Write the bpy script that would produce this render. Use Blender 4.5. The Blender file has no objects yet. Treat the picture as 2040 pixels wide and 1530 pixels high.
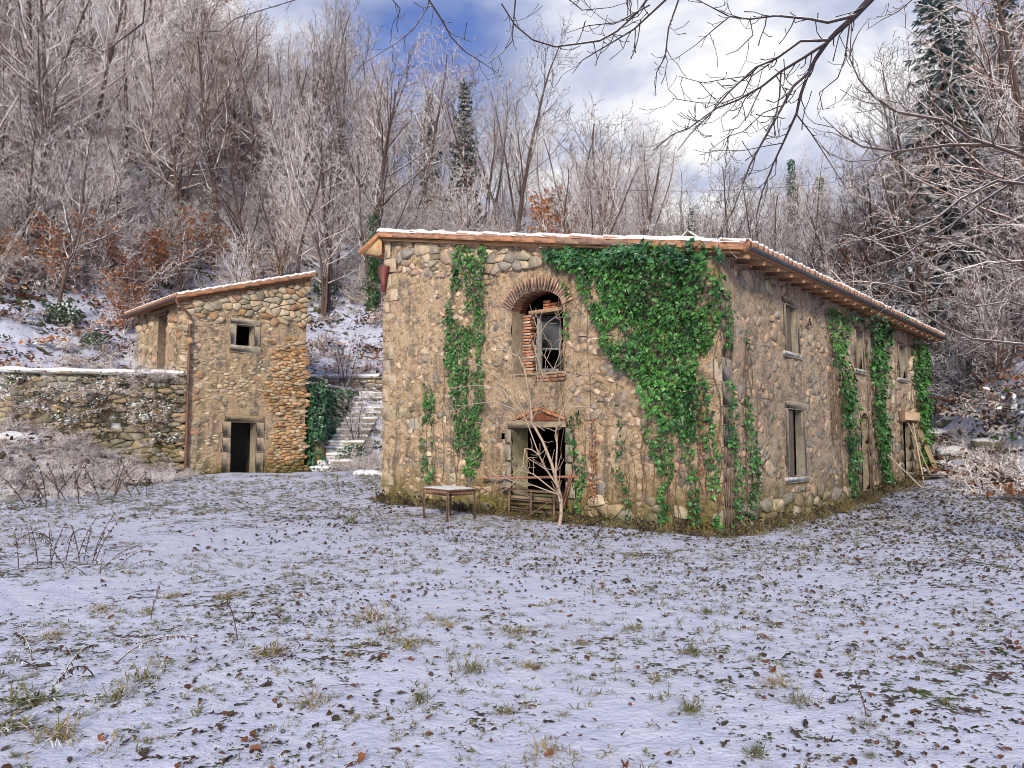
import bpy, math, random
import numpy as np
from mathutils import Vector, Matrix, Euler

SC = bpy.context.scene
COL = SC.collection
R_ = math.radians

# ------------------------------------------------------------------ camera
EYE = 1.8
PITCH = math.atan(103 / 1500)
cam_d = bpy.data.cameras.new('camera')
cam = bpy.data.objects.new('camera', cam_d)
COL.objects.link(cam)
cam.location = (0, 0, EYE)
cam.rotation_euler = (math.pi / 2 + PITCH, 0, 0)
cam_d.sensor_width = 36
cam_d.lens = 36 * 1500 / 2040
cam_d.clip_end = 900
SC.camera = cam

# ------------------------------------------------------------------ world
SUN_EL, SUN_AZ = 24, 186          # degrees, azimuth clockwise from +Y
W = bpy.data.worlds.new('World')
SC.world = W
W.use_nodes = True
nt = W.node_tree
nt.nodes.clear()


def wn(t, **ins):
    n = nt.nodes.new(t)
    for k, v in ins.items():
        n.inputs[k.replace('_', ' ')].default_value = v
    return n


sky = nt.nodes.new('ShaderNodeTexSky')
sky.sky_type = 'NISHITA'
sky.sun_disc = False
sky.sun_elevation = R_(SUN_EL)
sky.sun_rotation = R_(SUN_AZ)
sky.air_density = 1.0
sky.dust_density = 0.4
sky.ozone_density = 2.5
tc = nt.nodes.new('ShaderNodeTexCoord')
sep = nt.nodes.new('ShaderNodeSeparateXYZ')
nt.links.new(tc.outputs['Generated'], sep.inputs[0])


def wmath(op, a, b=None):
    n = nt.nodes.new('ShaderNodeMath')
    n.operation = op
    for i, v in enumerate((a, b)):
        if v is None:
            continue
        if isinstance(v, (int, float)):
            n.inputs[i].default_value = v
        else:
            nt.links.new(v, n.inputs[i])
    return n.outputs[0]


zz = wmath('ADD', wmath('MAXIMUM', sep.outputs[2], 0.0), 0.22)
comb = nt.nodes.new('ShaderNodeCombineXYZ')
nt.links.new(wmath('DIVIDE', sep.outputs[0], zz), comb.inputs[0])
nt.links.new(wmath('DIVIDE', sep.outputs[1], zz), comb.inputs[1])
mp_ = nt.nodes.new('ShaderNodeMapping')
mp_.inputs['Location'].default_value = (1.13, 2.2, 0)
nt.links.new(comb.outputs[0], mp_.inputs[0])


def wnoise(scale, detail, rough, dist=0.0):
    n = nt.nodes.new('ShaderNodeTexNoise')
    n.inputs['Scale'].default_value = scale
    n.inputs['Detail'].default_value = detail
    n.inputs['Roughness'].default_value = rough
    n.inputs['Distortion'].default_value = dist
    nt.links.new(mp_.outputs[0], n.inputs['Vector'])
    return n.outputs[0]


def wramp(f, stops):
    n = nt.nodes.new('ShaderNodeValToRGB')
    e = n.color_ramp.elements
    while len(e) < len(stops):
        e.new(0.5)
    for q, (p, c) in zip(e, stops):
        q.position = p
        q.color = (*c, 1)
    nt.links.new(f, n.inputs[0])
    return n.outputs[0]


cloud_mask = wramp(wnoise(0.85, 6, 0.55, 0.3), [(0.375, (0, 0, 0)), (0.475, (1, 1, 1))])
cloud_col = wramp(wnoise(1.7, 5, 0.55, 0.4), [(0.36, (4.0, 4.5, 6.6)), (0.47, (7.0, 7.5, 9.4)), (0.56, (11.5, 11.5, 11.8))])
mixw = nt.nodes.new('ShaderNodeMix')
mixw.data_type = 'RGBA'
nt.links.new(cloud_mask, mixw.inputs[0])
skymul = nt.nodes.new('ShaderNodeMix')
skymul.data_type = 'RGBA'
skymul.blend_type = 'MULTIPLY'
skymul.inputs[0].default_value = 1
nt.links.new(sky.outputs[0], skymul.inputs[6])
skymul.inputs[7].default_value = (0.95, 1.1, 1.75, 1)
nt.links.new(skymul.outputs[2], mixw.inputs[6])
nt.links.new(cloud_col, mixw.inputs[7])
bg = nt.nodes.new('ShaderNodeBackground')
bg.inputs['Strength'].default_value = 0.088
nt.links.new(mixw.outputs[2], bg.inputs[0])
wo = nt.nodes.new('ShaderNodeOutputWorld')
nt.links.new(bg.outputs[0], wo.inputs[0])

sun_d = bpy.data.lights.new('sun', 'SUN')
sun = bpy.data.objects.new('sun', sun_d)
COL.objects.link(sun)
sun_d.energy = 3.7
sun_d.angle = R_(11)
sun_d.color = (1.0, 0.89, 0.72)
to_sun = Vector((math.sin(R_(SUN_AZ)) * math.cos(R_(SUN_EL)), math.cos(R_(SUN_AZ)) * math.cos(R_(SUN_EL)), math.sin(R_(SUN_EL))))
sun.rotation_euler = to_sun.to_track_quat('Z', 'Y').to_euler()

SC.view_settings.view_transform = 'Standard'
SC.view_settings.look = 'None'
SC.view_settings.exposure = 0.0
SC.view_settings.gamma = 1
SC.cycles.filter_width = 0.95
SC.view_settings.use_curve_mapping = False

rng = random.Random(7)
nr = np.random.default_rng(7)


# ------------------------------------------------------------------ noise, terrain
def vnoise(x, y, seed=0):
    x = np.asarray(x, float)
    y = np.asarray(y, float)
    ix = np.floor(x).astype(np.int64)
    iy = np.floor(y).astype(np.int64)
    fx = x - ix
    fy = y - iy
    fx = fx * fx * (3 - 2 * fx)
    fy = fy * fy * (3 - 2 * fy)

    def h(a, b):
        v = (a * 374761393 + b * 668265263 + seed * 974634777) & 0xffffffff
        v = ((v ^ (v >> 13)) * 1274126177) & 0xffffffff
        return ((v ^ (v >> 16)) & 0xffff) / 65535.0
    return (h(ix, iy) * (1 - fx) + h(ix + 1, iy) * fx) * (1 - fy) + (h(ix, iy + 1) * (1 - fx) + h(ix + 1, iy + 1) * fx) * fy


def fbm(x, y, seed=0, octv=4, gain=0.5):
    s = 0
    a = 1.0
    t = 0
    for i in range(octv):
        s = s + a * vnoise(np.asarray(x) * 2 ** i + 17.3 * i, np.asarray(y) * 2 ** i + 9.1 * i, seed + i)
        t += a
        a *= gain
    return s / t * 2 - 1


def sst(v, a, b):
    t = np.clip((np.asarray(v, float) - a) / (b - a), 0, 1)
    return t * t * (3 - 2 * t)


HP = (-3.459, 20.131)      # house: left front corner
HA = R_(-40.415)
HW, HL = 9.62, 16.45
SP = (-11.386, 26.229)     # outbuilding: left front corner
SA = R_(43.34)
SW, SL = 4.56, 5.4
SZ = 0.43
TERR = 3.9


def h_local(x, y):
    dx, dy = np.asarray(x) - HP[0], np.asarray(y) - HP[1]
    return dx * math.cos(HA) + dy * math.sin(HA), -dx * math.sin(HA) + dy * math.cos(HA)


def s_local(x, y):
    dx, dy = np.asarray(x) - SP[0], np.asarray(y) - SP[1]
    return dx * math.cos(SA) + dy * math.sin(SA), -dx * math.sin(SA) + dy * math.cos(SA)


PXT = np.array([-900, 0, 250, 450, 700, 900, 1100, 1300, 1500, 1650, 1780, 1900, 2040, 2900])
AZT = np.degrees(np.arctan((PXT - 1020) / 1503.0))
CREST = np.array([.55, .56, .52, .42, .36, .31, .29, .275, .26, .255, .285, .33, .38, .40])
RS_AZ = np.array([-60, -40, -34, -24, -10, 0, 20, 27, 31, 34, 40, 60])
RS = np.array([30, 31, 32.5, 35, 37, 39, 39, 36, 32, 28, 25, 24])


def gz(x, y):
    x = np.asarray(x, float)
    y = np.asarray(y, float)
    az = np.degrees(np.arctan2(x, np.maximum(y, 1e-3)))
    az = np.where(y < 0.5, np.sign(x) * 75, az)
    r = np.hypot(x, y)
    z = 0.46 * sst(y, 16, 27)
    # snowy bank under the old retaining wall
    z = z + 1.55 * sst(-x, 11.3, 15.8) * sst(y, 19.5, 25.2) + 1.9 * sst(-x, 16.3, 22) * sst(y, 19.5, 27.5)
    # terrace
    yb = np.where(x < -11.39, 26.5 + (x + 11.39) * 0.30, np.where(x < -7.95, 27.9 + (x + 11.39) * 0.8, 30.9))
    step = sst(y - yb, 0.0, 0.25)
    ramp = np.clip((y - 29.6) / 6.0, 0, 1)
    side = sst(x, -8.05, -7.75)
    front_t = step * (1 - side) + ramp * side
    fade = 1 - sst(x, 4, 12)
    terr = TERR * front_t * fade
    z = np.maximum(z, terr) if True else z
    # hills
    rs = np.interp(az, RS_AZ, RS)
    T = np.interp(az, AZT, CREST)
    span = np.interp(az, [-60, -34, -20, -5, 60], [44, 42, 36, 30, 30])
    rc = rs + span
    zc = EYE + T * rc * np.cos(np.radians(az))
    t = np.clip((r - rs) / span, 0, 1)
    z0 = z
    zh = z0 + (zc - z0) * (0.75 * t + 0.25 * sst(t, 0, 1))
    zh = zh + np.clip(r - rc, 0, 60) * 0.03
    z = np.where(r > rs, zh, z)
    # snowy slope and stream bank past the far end of the house
    z = z + 1.0 * sst(az, 27.5, 31) * sst(r, 27.5, 33) * (1 - sst(r, 33, 40))
    rough = sst(r, 26, 36)
    z = z + fbm(x * .35, y * .35, 3, 3) * (0.03 + 0.35 * rough)
    z = z + fbm(x * 1.5, y * 1.5, 5, 3) * (0.022 + 0.12 * rough)
    return z


def gz1(x, y):
    return float(gz(np.array([x]), np.array([y]))[0])


def ray(px, py):
    cx, cy = (px - 1020) / 1500, (765 - py) / 1500
    return np.array([cx, math.cos(PITCH) - cy * math.sin(PITCH), math.sin(PITCH) + cy * math.cos(PITCH)])


def on_ground(px, py):
    """where a sight line from the standpoint meets the terrain"""
    d = ray(px, py)
    ts = np.geomspace(2.5, 110, 900)
    X, Y, Z = d[0] * ts, d[1] * ts, EYE + d[2] * ts
    hit = np.nonzero(Z < gz(X, Y))[0]
    i = hit[0] if len(hit) else -1
    return float(X[i]), float(Y[i]), gz1(X[i], Y[i])


# ------------------------------------------------------------------ mesh helpers
def mesh_from(name, V, F, mats, smooth=False, tint=None, uni=None, extra=None):
    me = bpy.data.meshes.new(name)
    V = np.asarray(V, np.float32).reshape(-1, 3)
    me.vertices.add(len(V))
    me.vertices.foreach_set('co', V.ravel())
    if isinstance(F, np.ndarray) and F.ndim == 2:
        k = F.shape[1]
        starts = np.arange(0, len(F) * k, k, dtype=np.int32)
        loops = F.astype(np.int32).ravel()
        nf = len(F)
    else:
        lens = np.fromiter((len(f) for f in F), np.int32, len(F))
        starts = np.concatenate(([0], np.cumsum(lens)[:-1])).astype(np.int32)
        loops = np.fromiter((i for f in F for i in f), np.int32, int(lens.sum()))
        nf = len(F)
    me.loops.add(len(loops))
    me.loops.foreach_set('vertex_index', loops)
    me.polygons.add(nf)
    me.polygons.foreach_set('loop_start', starts)
    if smooth:
        me.polygons.foreach_set('use_smooth', np.ones(nf, bool))
    me.update(calc_edges=True)
    me.validate()
    if not isinstance(mats, (list, tuple)):
        mats = [mats]
    for m in mats:
        me.materials.append(m)
    if uni is not None:
        tint = np.tile(np.array([*uni, 1.0]), (len(V), 1))
    if tint is not None:
        a = me.attributes.new('tint', 'FLOAT_COLOR', 'POINT')
        tt = np.asarray(tint, np.float32)
        if tt.shape[1] == 3:
            tt = np.hstack([tt, np.ones((len(tt), 1), np.float32)])
        a.data.foreach_set('color', tt.astype(np.float32).ravel())
    for k, v in (extra or {}).items():
        a = me.attributes.new(k, 'FLOAT', 'POINT')
        a.data.foreach_set('value', np.asarray(v, np.float32).ravel())
    return me


def obj(name, me, parent=None, kind=None):
    o = bpy.data.objects.new(name, me)
    COL.objects.link(o)
    if parent is not None:
        o.parent = parent
    if kind:
        o['kind'] = kind
    return o


def tag(o, label, cat, group=None):
    o['label'] = label
    o['category'] = cat
    if group:
        o['group'] = group
    return o


def thing(name, label, cat, loc=(0, 0, 0), rz=0.0, group=None):
    o = bpy.data.objects.new(name, None)
    COL.objects.link(o)
    o.location = loc
    o.rotation_euler = (0, 0, rz)
    o.empty_display_size = 0.2
    return tag(o, label, cat, group)


class MB:
    def __init__(s):
        s.V, s.F, s.T, s.n = [], [], [], 0

    def add(s, V, F, tint=(.5, .5, .5)):
        V = np.asarray(V, float).reshape(-1, 3)
        s.V.append(V)
        s.F.extend([tuple(int(i) + s.n for i in f) for f in F])
        s.T.append(np.tile(np.array([*tint[:3], 1.0]), (len(V), 1)))
        s.n += len(V)
        return s

    def mesh(s, name, m, smooth=False):
        return mesh_from(name, np.vstack(s.V), s.F, m, smooth, np.vstack(s.T))

    def build(s, name, m, parent=None, kind=None, smooth=False):
        return obj(name, s.mesh(name, m, smooth), parent, kind)


def cbox(c, size, bev=0.01, rot=None, jit=0.0, r=None):
    """chamfered box: 24 vertices"""
    hx, hy, hz = [q / 2 for q in size]
    b = min(bev, hx * .9, hy * .9, hz * .9)
    V, idx = [], {}
    for sx in (-1, 1):
        for sy in (-1, 1):
            for sz in (-1, 1):
                j = np.array([r.uniform(-jit, jit) for _ in range(3)]) if jit and r else np.zeros(3)
                for ax in range(3):
                    p = np.array([sx * hx, sy * hy, sz * hz])
                    for q, (sg, bb) in enumerate(((sx, b), (sy, b), (sz, b))):
                        if q != ax:
                            p[q] -= sg * bb
                    idx[(sx, sy, sz, ax)] = len(V)
                    V.append(p + j)
    F = []
    s2 = (-1, 1)
    for s in s2:
        F.append([idx[(s, a, b_, 0)] for a, b_ in ((-1, -1), (1, -1), (1, 1), (-1, 1))])
        F.append([idx[(a, s, b_, 1)] for a, b_ in ((-1, -1), (1, -1), (1, 1), (-1, 1))])
        F.append([idx[(a, b_, s, 2)] for a, b_ in ((-1, -1), (1, -1), (1, 1), (-1, 1))])
    for a in s2:
        for b_ in s2:
            F.append([idx[(a, b_, -1, 0)], idx[(a, b_, 1, 0)], idx[(a, b_, 1, 1)], idx[(a, b_, -1, 1)]])
            F.append([idx[(a, -1, b_, 0)], idx[(a, 1, b_, 0)], idx[(a, 1, b_, 2)], idx[(a, -1, b_, 2)]])
            F.append([idx[(-1, a, b_, 1)], idx[(1, a, b_, 1)], idx[(1, a, b_, 2)], idx[(-1, a, b_, 2)]])
            for c_ in s2:
                F.append([idx[(a, b_, c_, k)] for k in range(3)])
    V = np.array(V)
    if rot is not None:
        M = np.array(Euler(rot).to_matrix())
        V = V @ M.T
    return V + np.array(c), F


def tube(pts, rad, k=6, cap=True):
    pts = np.asarray(pts, float)
    n = len(pts)
    rad = np.broadcast_to(np.asarray(rad, float), (n,))
    t = np.gradient(pts, axis=0)
    t /= np.linalg.norm(t, axis=1, keepdims=True) + 1e-9
    avg = np.abs(pts[-1] - pts[0])
    ref = np.zeros(3)
    ref[int(np.argmin(avg))] = 1
    u = np.cross(t, ref)
    u /= np.linalg.norm(u, axis=1, keepdims=True) + 1e-9
    v = np.cross(t, u)
    a = np.arange(k) / k * 2 * math.pi
    V = pts[:, None, :] + rad[:, None, None] * (u[:, None, :] * np.cos(a)[None, :, None] + v[:, None, :] * np.sin(a)[None, :, None])
    i = np.arange(n - 1)[:, None] * k
    j = np.arange(k)[None, :]
    F = np.stack([i + j, i + (j + 1) % k, i + k + (j + 1) % k, i + k + j], axis=-1).reshape(-1, 4)
    return V.reshape(-1, 3), F


def tubes_mesh(name, polys, m, uni=(.5, .5, .5), smooth=False):
    Vs, Fs, n = [], [], 0
    for p, r, k in polys:
        V, F = tube(p, r, k)
        Vs.append(V)
        Fs.append(F + n)
        n += len(V)
    return mesh_from(name, np.vstack(Vs), np.vstack(Fs), m, smooth, uni=uni)


def dup(root, loc, rz=0.0, scale=1.0, label=None, group=None, rx=0.0, ry=0.0):
    r = root.copy()
    COL.objects.link(r)
    r.location = loc
    r.rotation_euler = (rx, ry, rz)
    r.scale = (scale,) * 3 if isinstance(scale, (int, float)) else scale
    if label:
        r['label'] = label
    if group:
        r['group'] = group
    for ch in root.children:
        c = ch.copy()
        COL.objects.link(c)
        c.parent = r
        for g in ch.children:
            d = g.copy()
            COL.objects.link(d)
            d.parent = c
    return r


# ------------------------------------------------------------------ materials
class Mt:
    def __init__(s, name, rough=0.85, spec=0.3):
        s.m = bpy.data.materials.new(name)
        s.m.use_nodes = True
        s.t = s.m.node_tree
        s.b = s.t.nodes['Principled BSDF']
        s.b.inputs['Roughness'].default_value = rough
        s.b.inputs['Specular IOR Level'].default_value = spec
        s.co = s.t.nodes.new('ShaderNodeTexCoord')
        s.vec = s.co.outputs['Object']

    def n(s, t):
        return s.t.nodes.new(t)

    def put(s, v, sock):
        if isinstance(v, (int, float)):
            sock.default_value = v
        elif isinstance(v, tuple):
            sock.default_value = (*v, 1) if len(v) == 3 and sock.type == 'RGBA' else v
        else:
            s.t.links.new(v, sock)

    def scaled(s, sc):
        n = s.n('ShaderNodeMapping')
        n.inputs['Scale'].default_value = sc
        s.put(s.vec, n.inputs[0])
        return n.outputs[0]

    def noise(s, scale, detail=3, rough=.55, vec=None, dist=0.0):
        n = s.n('ShaderNodeTexNoise')
        n.inputs['Scale'].default_value = scale
        n.inputs['Detail'].default_value = detail
        n.inputs['Roughness'].default_value = rough
        n.inputs['Distortion'].default_value = dist
        s.put(vec or s.vec, n.inputs['Vector'])
        return n.outputs[0]

    def voro(s, scale, out='Distance', feat='F1', vec=None, rnd=1.0):
        n = s.n('ShaderNodeTexVoronoi')
        n.feature = feat
        n.inputs['Scale'].default_value = scale
        n.inputs['Randomness'].default_value = rnd
        s.put(vec or s.vec, n.inputs['Vector'])
        return n.outputs[out]

    def ramp(s, f, stops):
        n = s.n('ShaderNodeValToRGB')
        e = n.color_ramp.elements
        while len(e) < len(stops):
            e.new(.5)
        for q, (p, c) in zip(e, stops):
            q.position = p
            q.color = (*c, 1) if isinstance(c, tuple) else (c, c, c, 1)
        s.put(f, n.inputs[0])
        return n.outputs[0]

    def mix(s, f, a, b, mode='MIX'):
        n = s.n('ShaderNodeMix')
        n.data_type = 'RGBA'
        n.blend_type = mode
        s.put(f, n.inputs[0])
        s.put(a, n.inputs[6])
        s.put(b, n.inputs[7])
        return n.outputs[2]

    def math(s, op, a, b=0.0, clamp=False):
        n = s.n('ShaderNodeMath')
        n.operation = op
        n.use_clamp = clamp
        s.put(a, n.inputs[0])
        s.put(b, n.inputs[1])
        return n.outputs[0]

    def rng(s, v, a, b, c=0.0, d=1.0):
        n = s.n('ShaderNodeMapRange')
        n.interpolation_type = 'SMOOTHSTEP'
        for i, q in enumerate((v, a, b, c, d)):
            s.put(q, n.inputs[i])
        return n.outputs[0]

    def attr(s, name, out='Color'):
        n = s.n('ShaderNodeAttribute')
        n.attribute_name = name
        return n.outputs[out]

    def objrand(s):
        return s.n('ShaderNodeObjectInfo').outputs['Random']

    def nz(s):
        g = s.n('ShaderNodeNewGeometry')
        x = s.n('ShaderNodeSeparateXYZ')
        s.put(g.outputs['Normal'], x.inputs[0])
        return x.outputs[2]

    def xyz(s, vec=None):
        x = s.n('ShaderNodeSeparateXYZ')
        s.put(vec or s.vec, x.inputs[0])
        return x.outputs

    def snow(s, col, lo=.2, hi=.6, scale=6.0, amt=.5, cs=(.80, .82, .86)):
        z = s.math('ADD', s.nz(), s.math('MULTIPLY', s.math('SUBTRACT', s.noise(scale, 3), .5), amt))
        return s.mix(s.rng(z, lo, hi), col, cs)

    def bump(s, h, strength=.5, dist=.02):
        n = s.n('ShaderNodeBump')
        n.inputs['Strength'].default_value = strength
        n.inputs['Distance'].default_value = dist
        s.put(h, n.inputs['Height'])
        s.t.links.new(n.outputs[0], s.b.inputs['Normal'])
        return s

    def done(s, col, rough=None):
        s.put(col, s.b.inputs['Base Color'])
        if rough is not None:
            s.put(rough, s.b.inputs['Roughness'])
        return s.m


def mk_ground():
    s = Mt('snowy ground', .75, .25)
    cov = s.attr('cover', 'Fac')
    f1 = s.noise(7, 4, .6)
    f2 = s.noise(26, 3, .6)
    f3 = s.noise(1.1, 3)
    f = s.math('ADD', s.math('MULTIPLY', f1, .45), s.math('ADD', s.math('MULTIPLY', f2, .35), s.math('MULTIPLY', f3, .2)))
    hl = s.attr('hill', 'Fac')
    fh = s.math('ADD', s.math('MULTIPLY', s.noise(1.7, 4, .62), .75), s.math('MULTIPLY', f1, .25))
    mh = s.n('ShaderNodeMix')
    s.put(hl, mh.inputs[0])
    s.put(f, mh.inputs[2])
    s.put(fh, mh.inputs[3])
    g = s.math('ADD', mh.outputs[0], s.math('MULTIPLY', s.math('SUBTRACT', cov, .5), .5))
    mask = s.rng(g, .485, .52)
    lit = s.ramp(s.noise(14, 4, .7), [(.3, (.022, .017, .015)), (.48, (.065, .048, .034)), (.58, (.14, .095, .062)), (.7, (.09, .09, .045))])
    lit = s.mix(s.rng(s.noise(2.3, 2), .5, .62), lit, s.ramp(s.noise(30, 3), [(.35, (.03, .05, .015)), (.65, (.11, .15, .05))]))
    sn = s.mix(s.noise(3, 3), (.46, .49, .64), (.62, .64, .77))
    col = s.mix(mask, lit, sn)
    s.bump(s.math('ADD', s.math('MULTIPLY', f2, .5), f1), .55, .05)
    return s.done(col)


def mk_plaster(name, tones, pits=.6, moss=1.0, mossz=1.15):
    s = Mt(name, .92, .15)
    n1 = s.noise(1.3, 4, .6)
    n2 = s.noise(5.5, 4, .65, dist=.4)
    vc = s.voro(13, 'Color', vec=None)
    vcx = s.xyz(vc)[0]
    f = s.math('ADD', s.math('MULTIPLY', n1, .45), s.math('ADD', s.math('MULTIPLY', n2, .35), s.math('MULTIPLY', vcx, .2)))
    col = s.ramp(f, [(.30, tones[0]), (.42, tones[1]), (.5, tones[2]), (.6, tones[3]), (.72, tones[4])])
    # scattered grey rubble faces in the render coat
    gv = s.voro(4.2, 'Color')
    gd = s.voro(4.2, 'Distance')
    gm = s.math('MULTIPLY', s.rng(s.xyz(gv)[0], .60, .66), s.rng(s.math('ADD', gd, s.math('MULTIPLY', n2, .3)), .52, .40))
    gcol = s.ramp(s.xyz(gv)[1], [(.2, (.15, .145, .14)), (.5, (.26, .245, .22)), (.8, (.30, .25, .19))])
    col = s.mix(s.math('MULTIPLY', gm, .8), col, gcol)
    fine = s.noise(24, 4, .7)
    col = s.mix(s.rng(fine, .46, .34, 0, .8), col, (.055, .04, .03))
    col = s.mix(s.rng(fine, .53, .66, 0, .75), col, (.82, .69, .52))
    pit = s.noise(55, 3, .7)
    col = s.mix(s.rng(pit, .44, .34, 0, pits), col, (.06, .045, .035))
    och = s.noise(.9, 5, .68, dist=.6)
    col = s.mix(s.rng(och, .53, .66, 0, .38), col, (.46, .32, .13))
    pk = s.noise(1.5, 4, .66, vec=s.scaled((1.0, 1.0, .6)))
    col = s.mix(s.rng(pk, .47, .36, 0, .45), col, (.60, .38, .29))
    blot = s.noise(2.2, 5, .7)
    col = s.mix(s.rng(blot, .52, .62, 0, .75), col, (.20, .185, .165))
    col = s.mix(s.rng(blot, .46, .34, 0, .5), col, (.60, .44, .30))
    # damp streaks
    st = s.noise(1.0, 4, .6, vec=s.scaled((3.2, 3.2, .35)))
    col = s.mix(s.rng(st, .53, .66, 0, .65), col, (.15, .13, .095))
    # moss and damp by the foot
    z = s.xyz()[2]
    mz = s.math('ADD', z, s.math('MULTIPLY', s.math('SUBTRACT', s.noise(1.6, 4, .65), .5), 1.5))
    mm = s.rng(mz, mossz, mossz * .15, 0, .85 * moss)
    mcol = s.ramp(s.noise(9, 4, .7), [(.34, (.045, .04, .02)), (.45, (.11, .105, .025)), (.55, (.24, .20, .04)), (.66, (.13, .10, .045))])
    col = s.mix(mm, col, mcol)
    s.bump(s.math('ADD', fine, s.math('MULTIPLY', pit, .6)), 1.0, .06)
    return s.done(col)


def mk_stone(name='rubble stone', snow=False, mossy=0.0, mossz=0.8):
    s = Mt(name, .9, .2)
    t = s.attr('tint')
    n1 = s.noise(7, 4, .65)
    n2 = s.noise(32, 3, .7)
    col = s.mix(1.0, t, s.ramp(n1, [(.25, .55), (.5, 1.0), (.75, 1.35)]), 'MULTIPLY')
    col = s.mix(s.rng(n2, .40, .28, 0, .6), col, (.07, .06, .05))
    lich = s.rng(s.noise(3.3, 4, .7), .58, .68, 0, .5)
    col = s.mix(lich, col, (.33, .31, .20))
    if mossy:
        z = s.math('ADD', s.xyz()[2], s.math('MULTIPLY', s.math('SUBTRACT', s.noise(1.7, 4, .65), .5), 1.6))
        mm = s.math('MAXIMUM', s.rng(z, mossz, mossz * .1, 0, mossy), s.rng(s.noise(1.1, 4, .7), .52, .66, 0, mossy * .6))
        col = s.mix(mm, col, s.ramp(s.noise(12, 3), [(.35, (.05, .055, .02)), (.6, (.17, .16, .045))]))
    if snow:
        col = s.snow(col, .3, .75, 4, 1.5)
    s.bump(s.math('ADD', n2, n1), .6, .03)
    return s.done(col)


def mk_tinted(name, rough=.8, var=.5, scale=8, snow=None, spec=.3, stretch=None):
    s = Mt(name, rough, spec)
    t = s.attr('tint')
    v = s.scaled(stretch) if stretch else None
    n1 = s.noise(scale, 4, .6, vec=v)
    col = s.mix(1.0, t, s.ramp(n1, [(.3, 1 - var), (.5, 1.0), (.7, 1 + var * .7)]), 'MULTIPLY')
    col = s.mix(s.rng(s.noise(scale * 4, 3, .7, vec=v), .40, .28, 0, .5), col, (.05, .04, .03))
    if snow:
        col = s.snow(col, *snow)
    s.bump(n1, .4, .015)
    return s.done(col)


def mk_bark(name, a, b, snow=(.15, .55, 3, .9), dark=1.0, cs=(.80, .80, .85), var=.75):
    s = Mt(name, .9, .15)
    f = s.math('ADD', s.math('MULTIPLY', s.objrand(), .5), s.math('MULTIPLY', s.noise(1.1, 3), .5))
    col = s.mix(f, a, b)
    col = s.mix(s.rng(s.noise(16, 3), .45, .3, 0, .5), col, (.03, .024, .02))
    if snow:
        lo, hi, sc_, am = snow
        z = s.math('ADD', s.nz(), s.math('MULTIPLY', s.math('SUBTRACT', s.noise(sc_, 3), .5), am))
        z = s.math('ADD', z, s.math('MULTIPLY', s.math('SUBTRACT', s.objrand(), .52), var))
        col = s.mix(s.rng(z, lo, hi), col, cs)
    return s.done(col)


def mk_leaf(name, lo, hi, rough=.5, snow=None, spec=.4):
    s = Mt(name, rough, spec)
    t = s.xyz(s.attr('tint'))[0]
    f = s.math('ADD', s.math('MULTIPLY', t, .75), s.math('MULTIPLY', s.noise(5, 2), .25))
    col = s.mix(f, lo, hi)
    if snow:
        col = s.snow(col, *snow)
    return s.done(col)


M = {}
M['ground'] = mk_ground()
M['plaster'] = mk_plaster('weathered house render', [(.24, .185, .125), (.52, .365, .225), (.66, .48, .31), (.72, .56, .38), (.44, .36, .25)])
M['plaster_side'] = mk_plaster('weathered side render', [(.25, .20, .16), (.46, .35, .26), (.57, .44, .33), (.60, .50, .39), (.38, .31, .25)], moss=.9, mossz=1.2)
M['plaster_shed'] = mk_plaster('outbuilding mortar', [(.22, .165, .115), (.48, .36, .24), (.62, .48, .33), (.64, .46, .28), (.46, .36, .24)], pits=.7, mossz=.6)
M['stone'] = mk_stone('rubble stone', mossy=.75, mossz=.6)
M['stone_dry'] = mk_stone('cut stone', mossy=.35, mossz=.5)
M['stone_wall'] = mk_stone('mossy terrace stone', False, .6, 3.0)
M['stone_moss'] = mk_stone('mossy garden stone', True, .75, 4.2)
M['rock'] = mk_stone('snow capped rock', True, .4, .5)
M['brick'] = mk_tinted('old red brick', .9, .4, 9)
M['terracotta'] = mk_tinted('terracotta', .85, .3, 6)
M['tile_snow'] = mk_tinted('snowy roof tile', .85, .35, 9, snow=(.30, .55, 4, .5))
M['wood'] = mk_tinted('weathered wood', .85, .4, 5, stretch=(6, 6, 1.2))
M['wood_snow'] = mk_tinted('weathered wood with snow', .85, .4, 5, snow=(.75, .92, 8, .3), stretch=(6, 6, 1.2))
M['metal'] = mk_tinted('dull metal', .55, .25, 4, spec=.5)
M['snowcap'] = mk_tinted('lying snow', .75, .06, 4)
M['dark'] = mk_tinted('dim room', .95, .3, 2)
M['bark'] = mk_bark('snowy bark', (.045, .034, .030), (.15, .105, .09), snow=(.3, .7, 3, .9), var=.25)
M['bark_twig'] = mk_bark('snowy twigs', (.065, .038, .036), (.31, .18, .155), snow=(-.25, .12, .9, 1.7), cs=(.92, .89, .90))
M['bark_brown'] = mk_bark('snowy russet twigs', (.09, .045, .034), (.36, .18, .115), snow=(.0, .35, .9, 1.7), cs=(.92, .89, .88))
M['bark_grey'] = mk_bark('grey bark', (.034, .025, .027), (.14, .095, .09), snow=(.12, .5, .9, 1.6), cs=(.90, .88, .90))
M['bark_dark'] = mk_bark('bare bark in backlit tone', (.022, .018, .022), (.065, .052, .055), snow=(.72, 1.1, 5, .5))  # backlit darkness of limbs against the sky, put into the bark colour
M['bark_pale'] = mk_bark('pale sapling bark', (.36, .26, .19), (.55, .45, .36), snow=(.5, .9, 5, .6))
M['ivy'] = mk_leaf('ivy leaf', (.005, .036, .013), (.105, .30, .065), .36)
M['ivy_snow'] = mk_leaf('snow dusted ivy leaf', (.010, .05, .025), (.06, .20, .07), .5, snow=(.72, .95, 7, .9))
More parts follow.
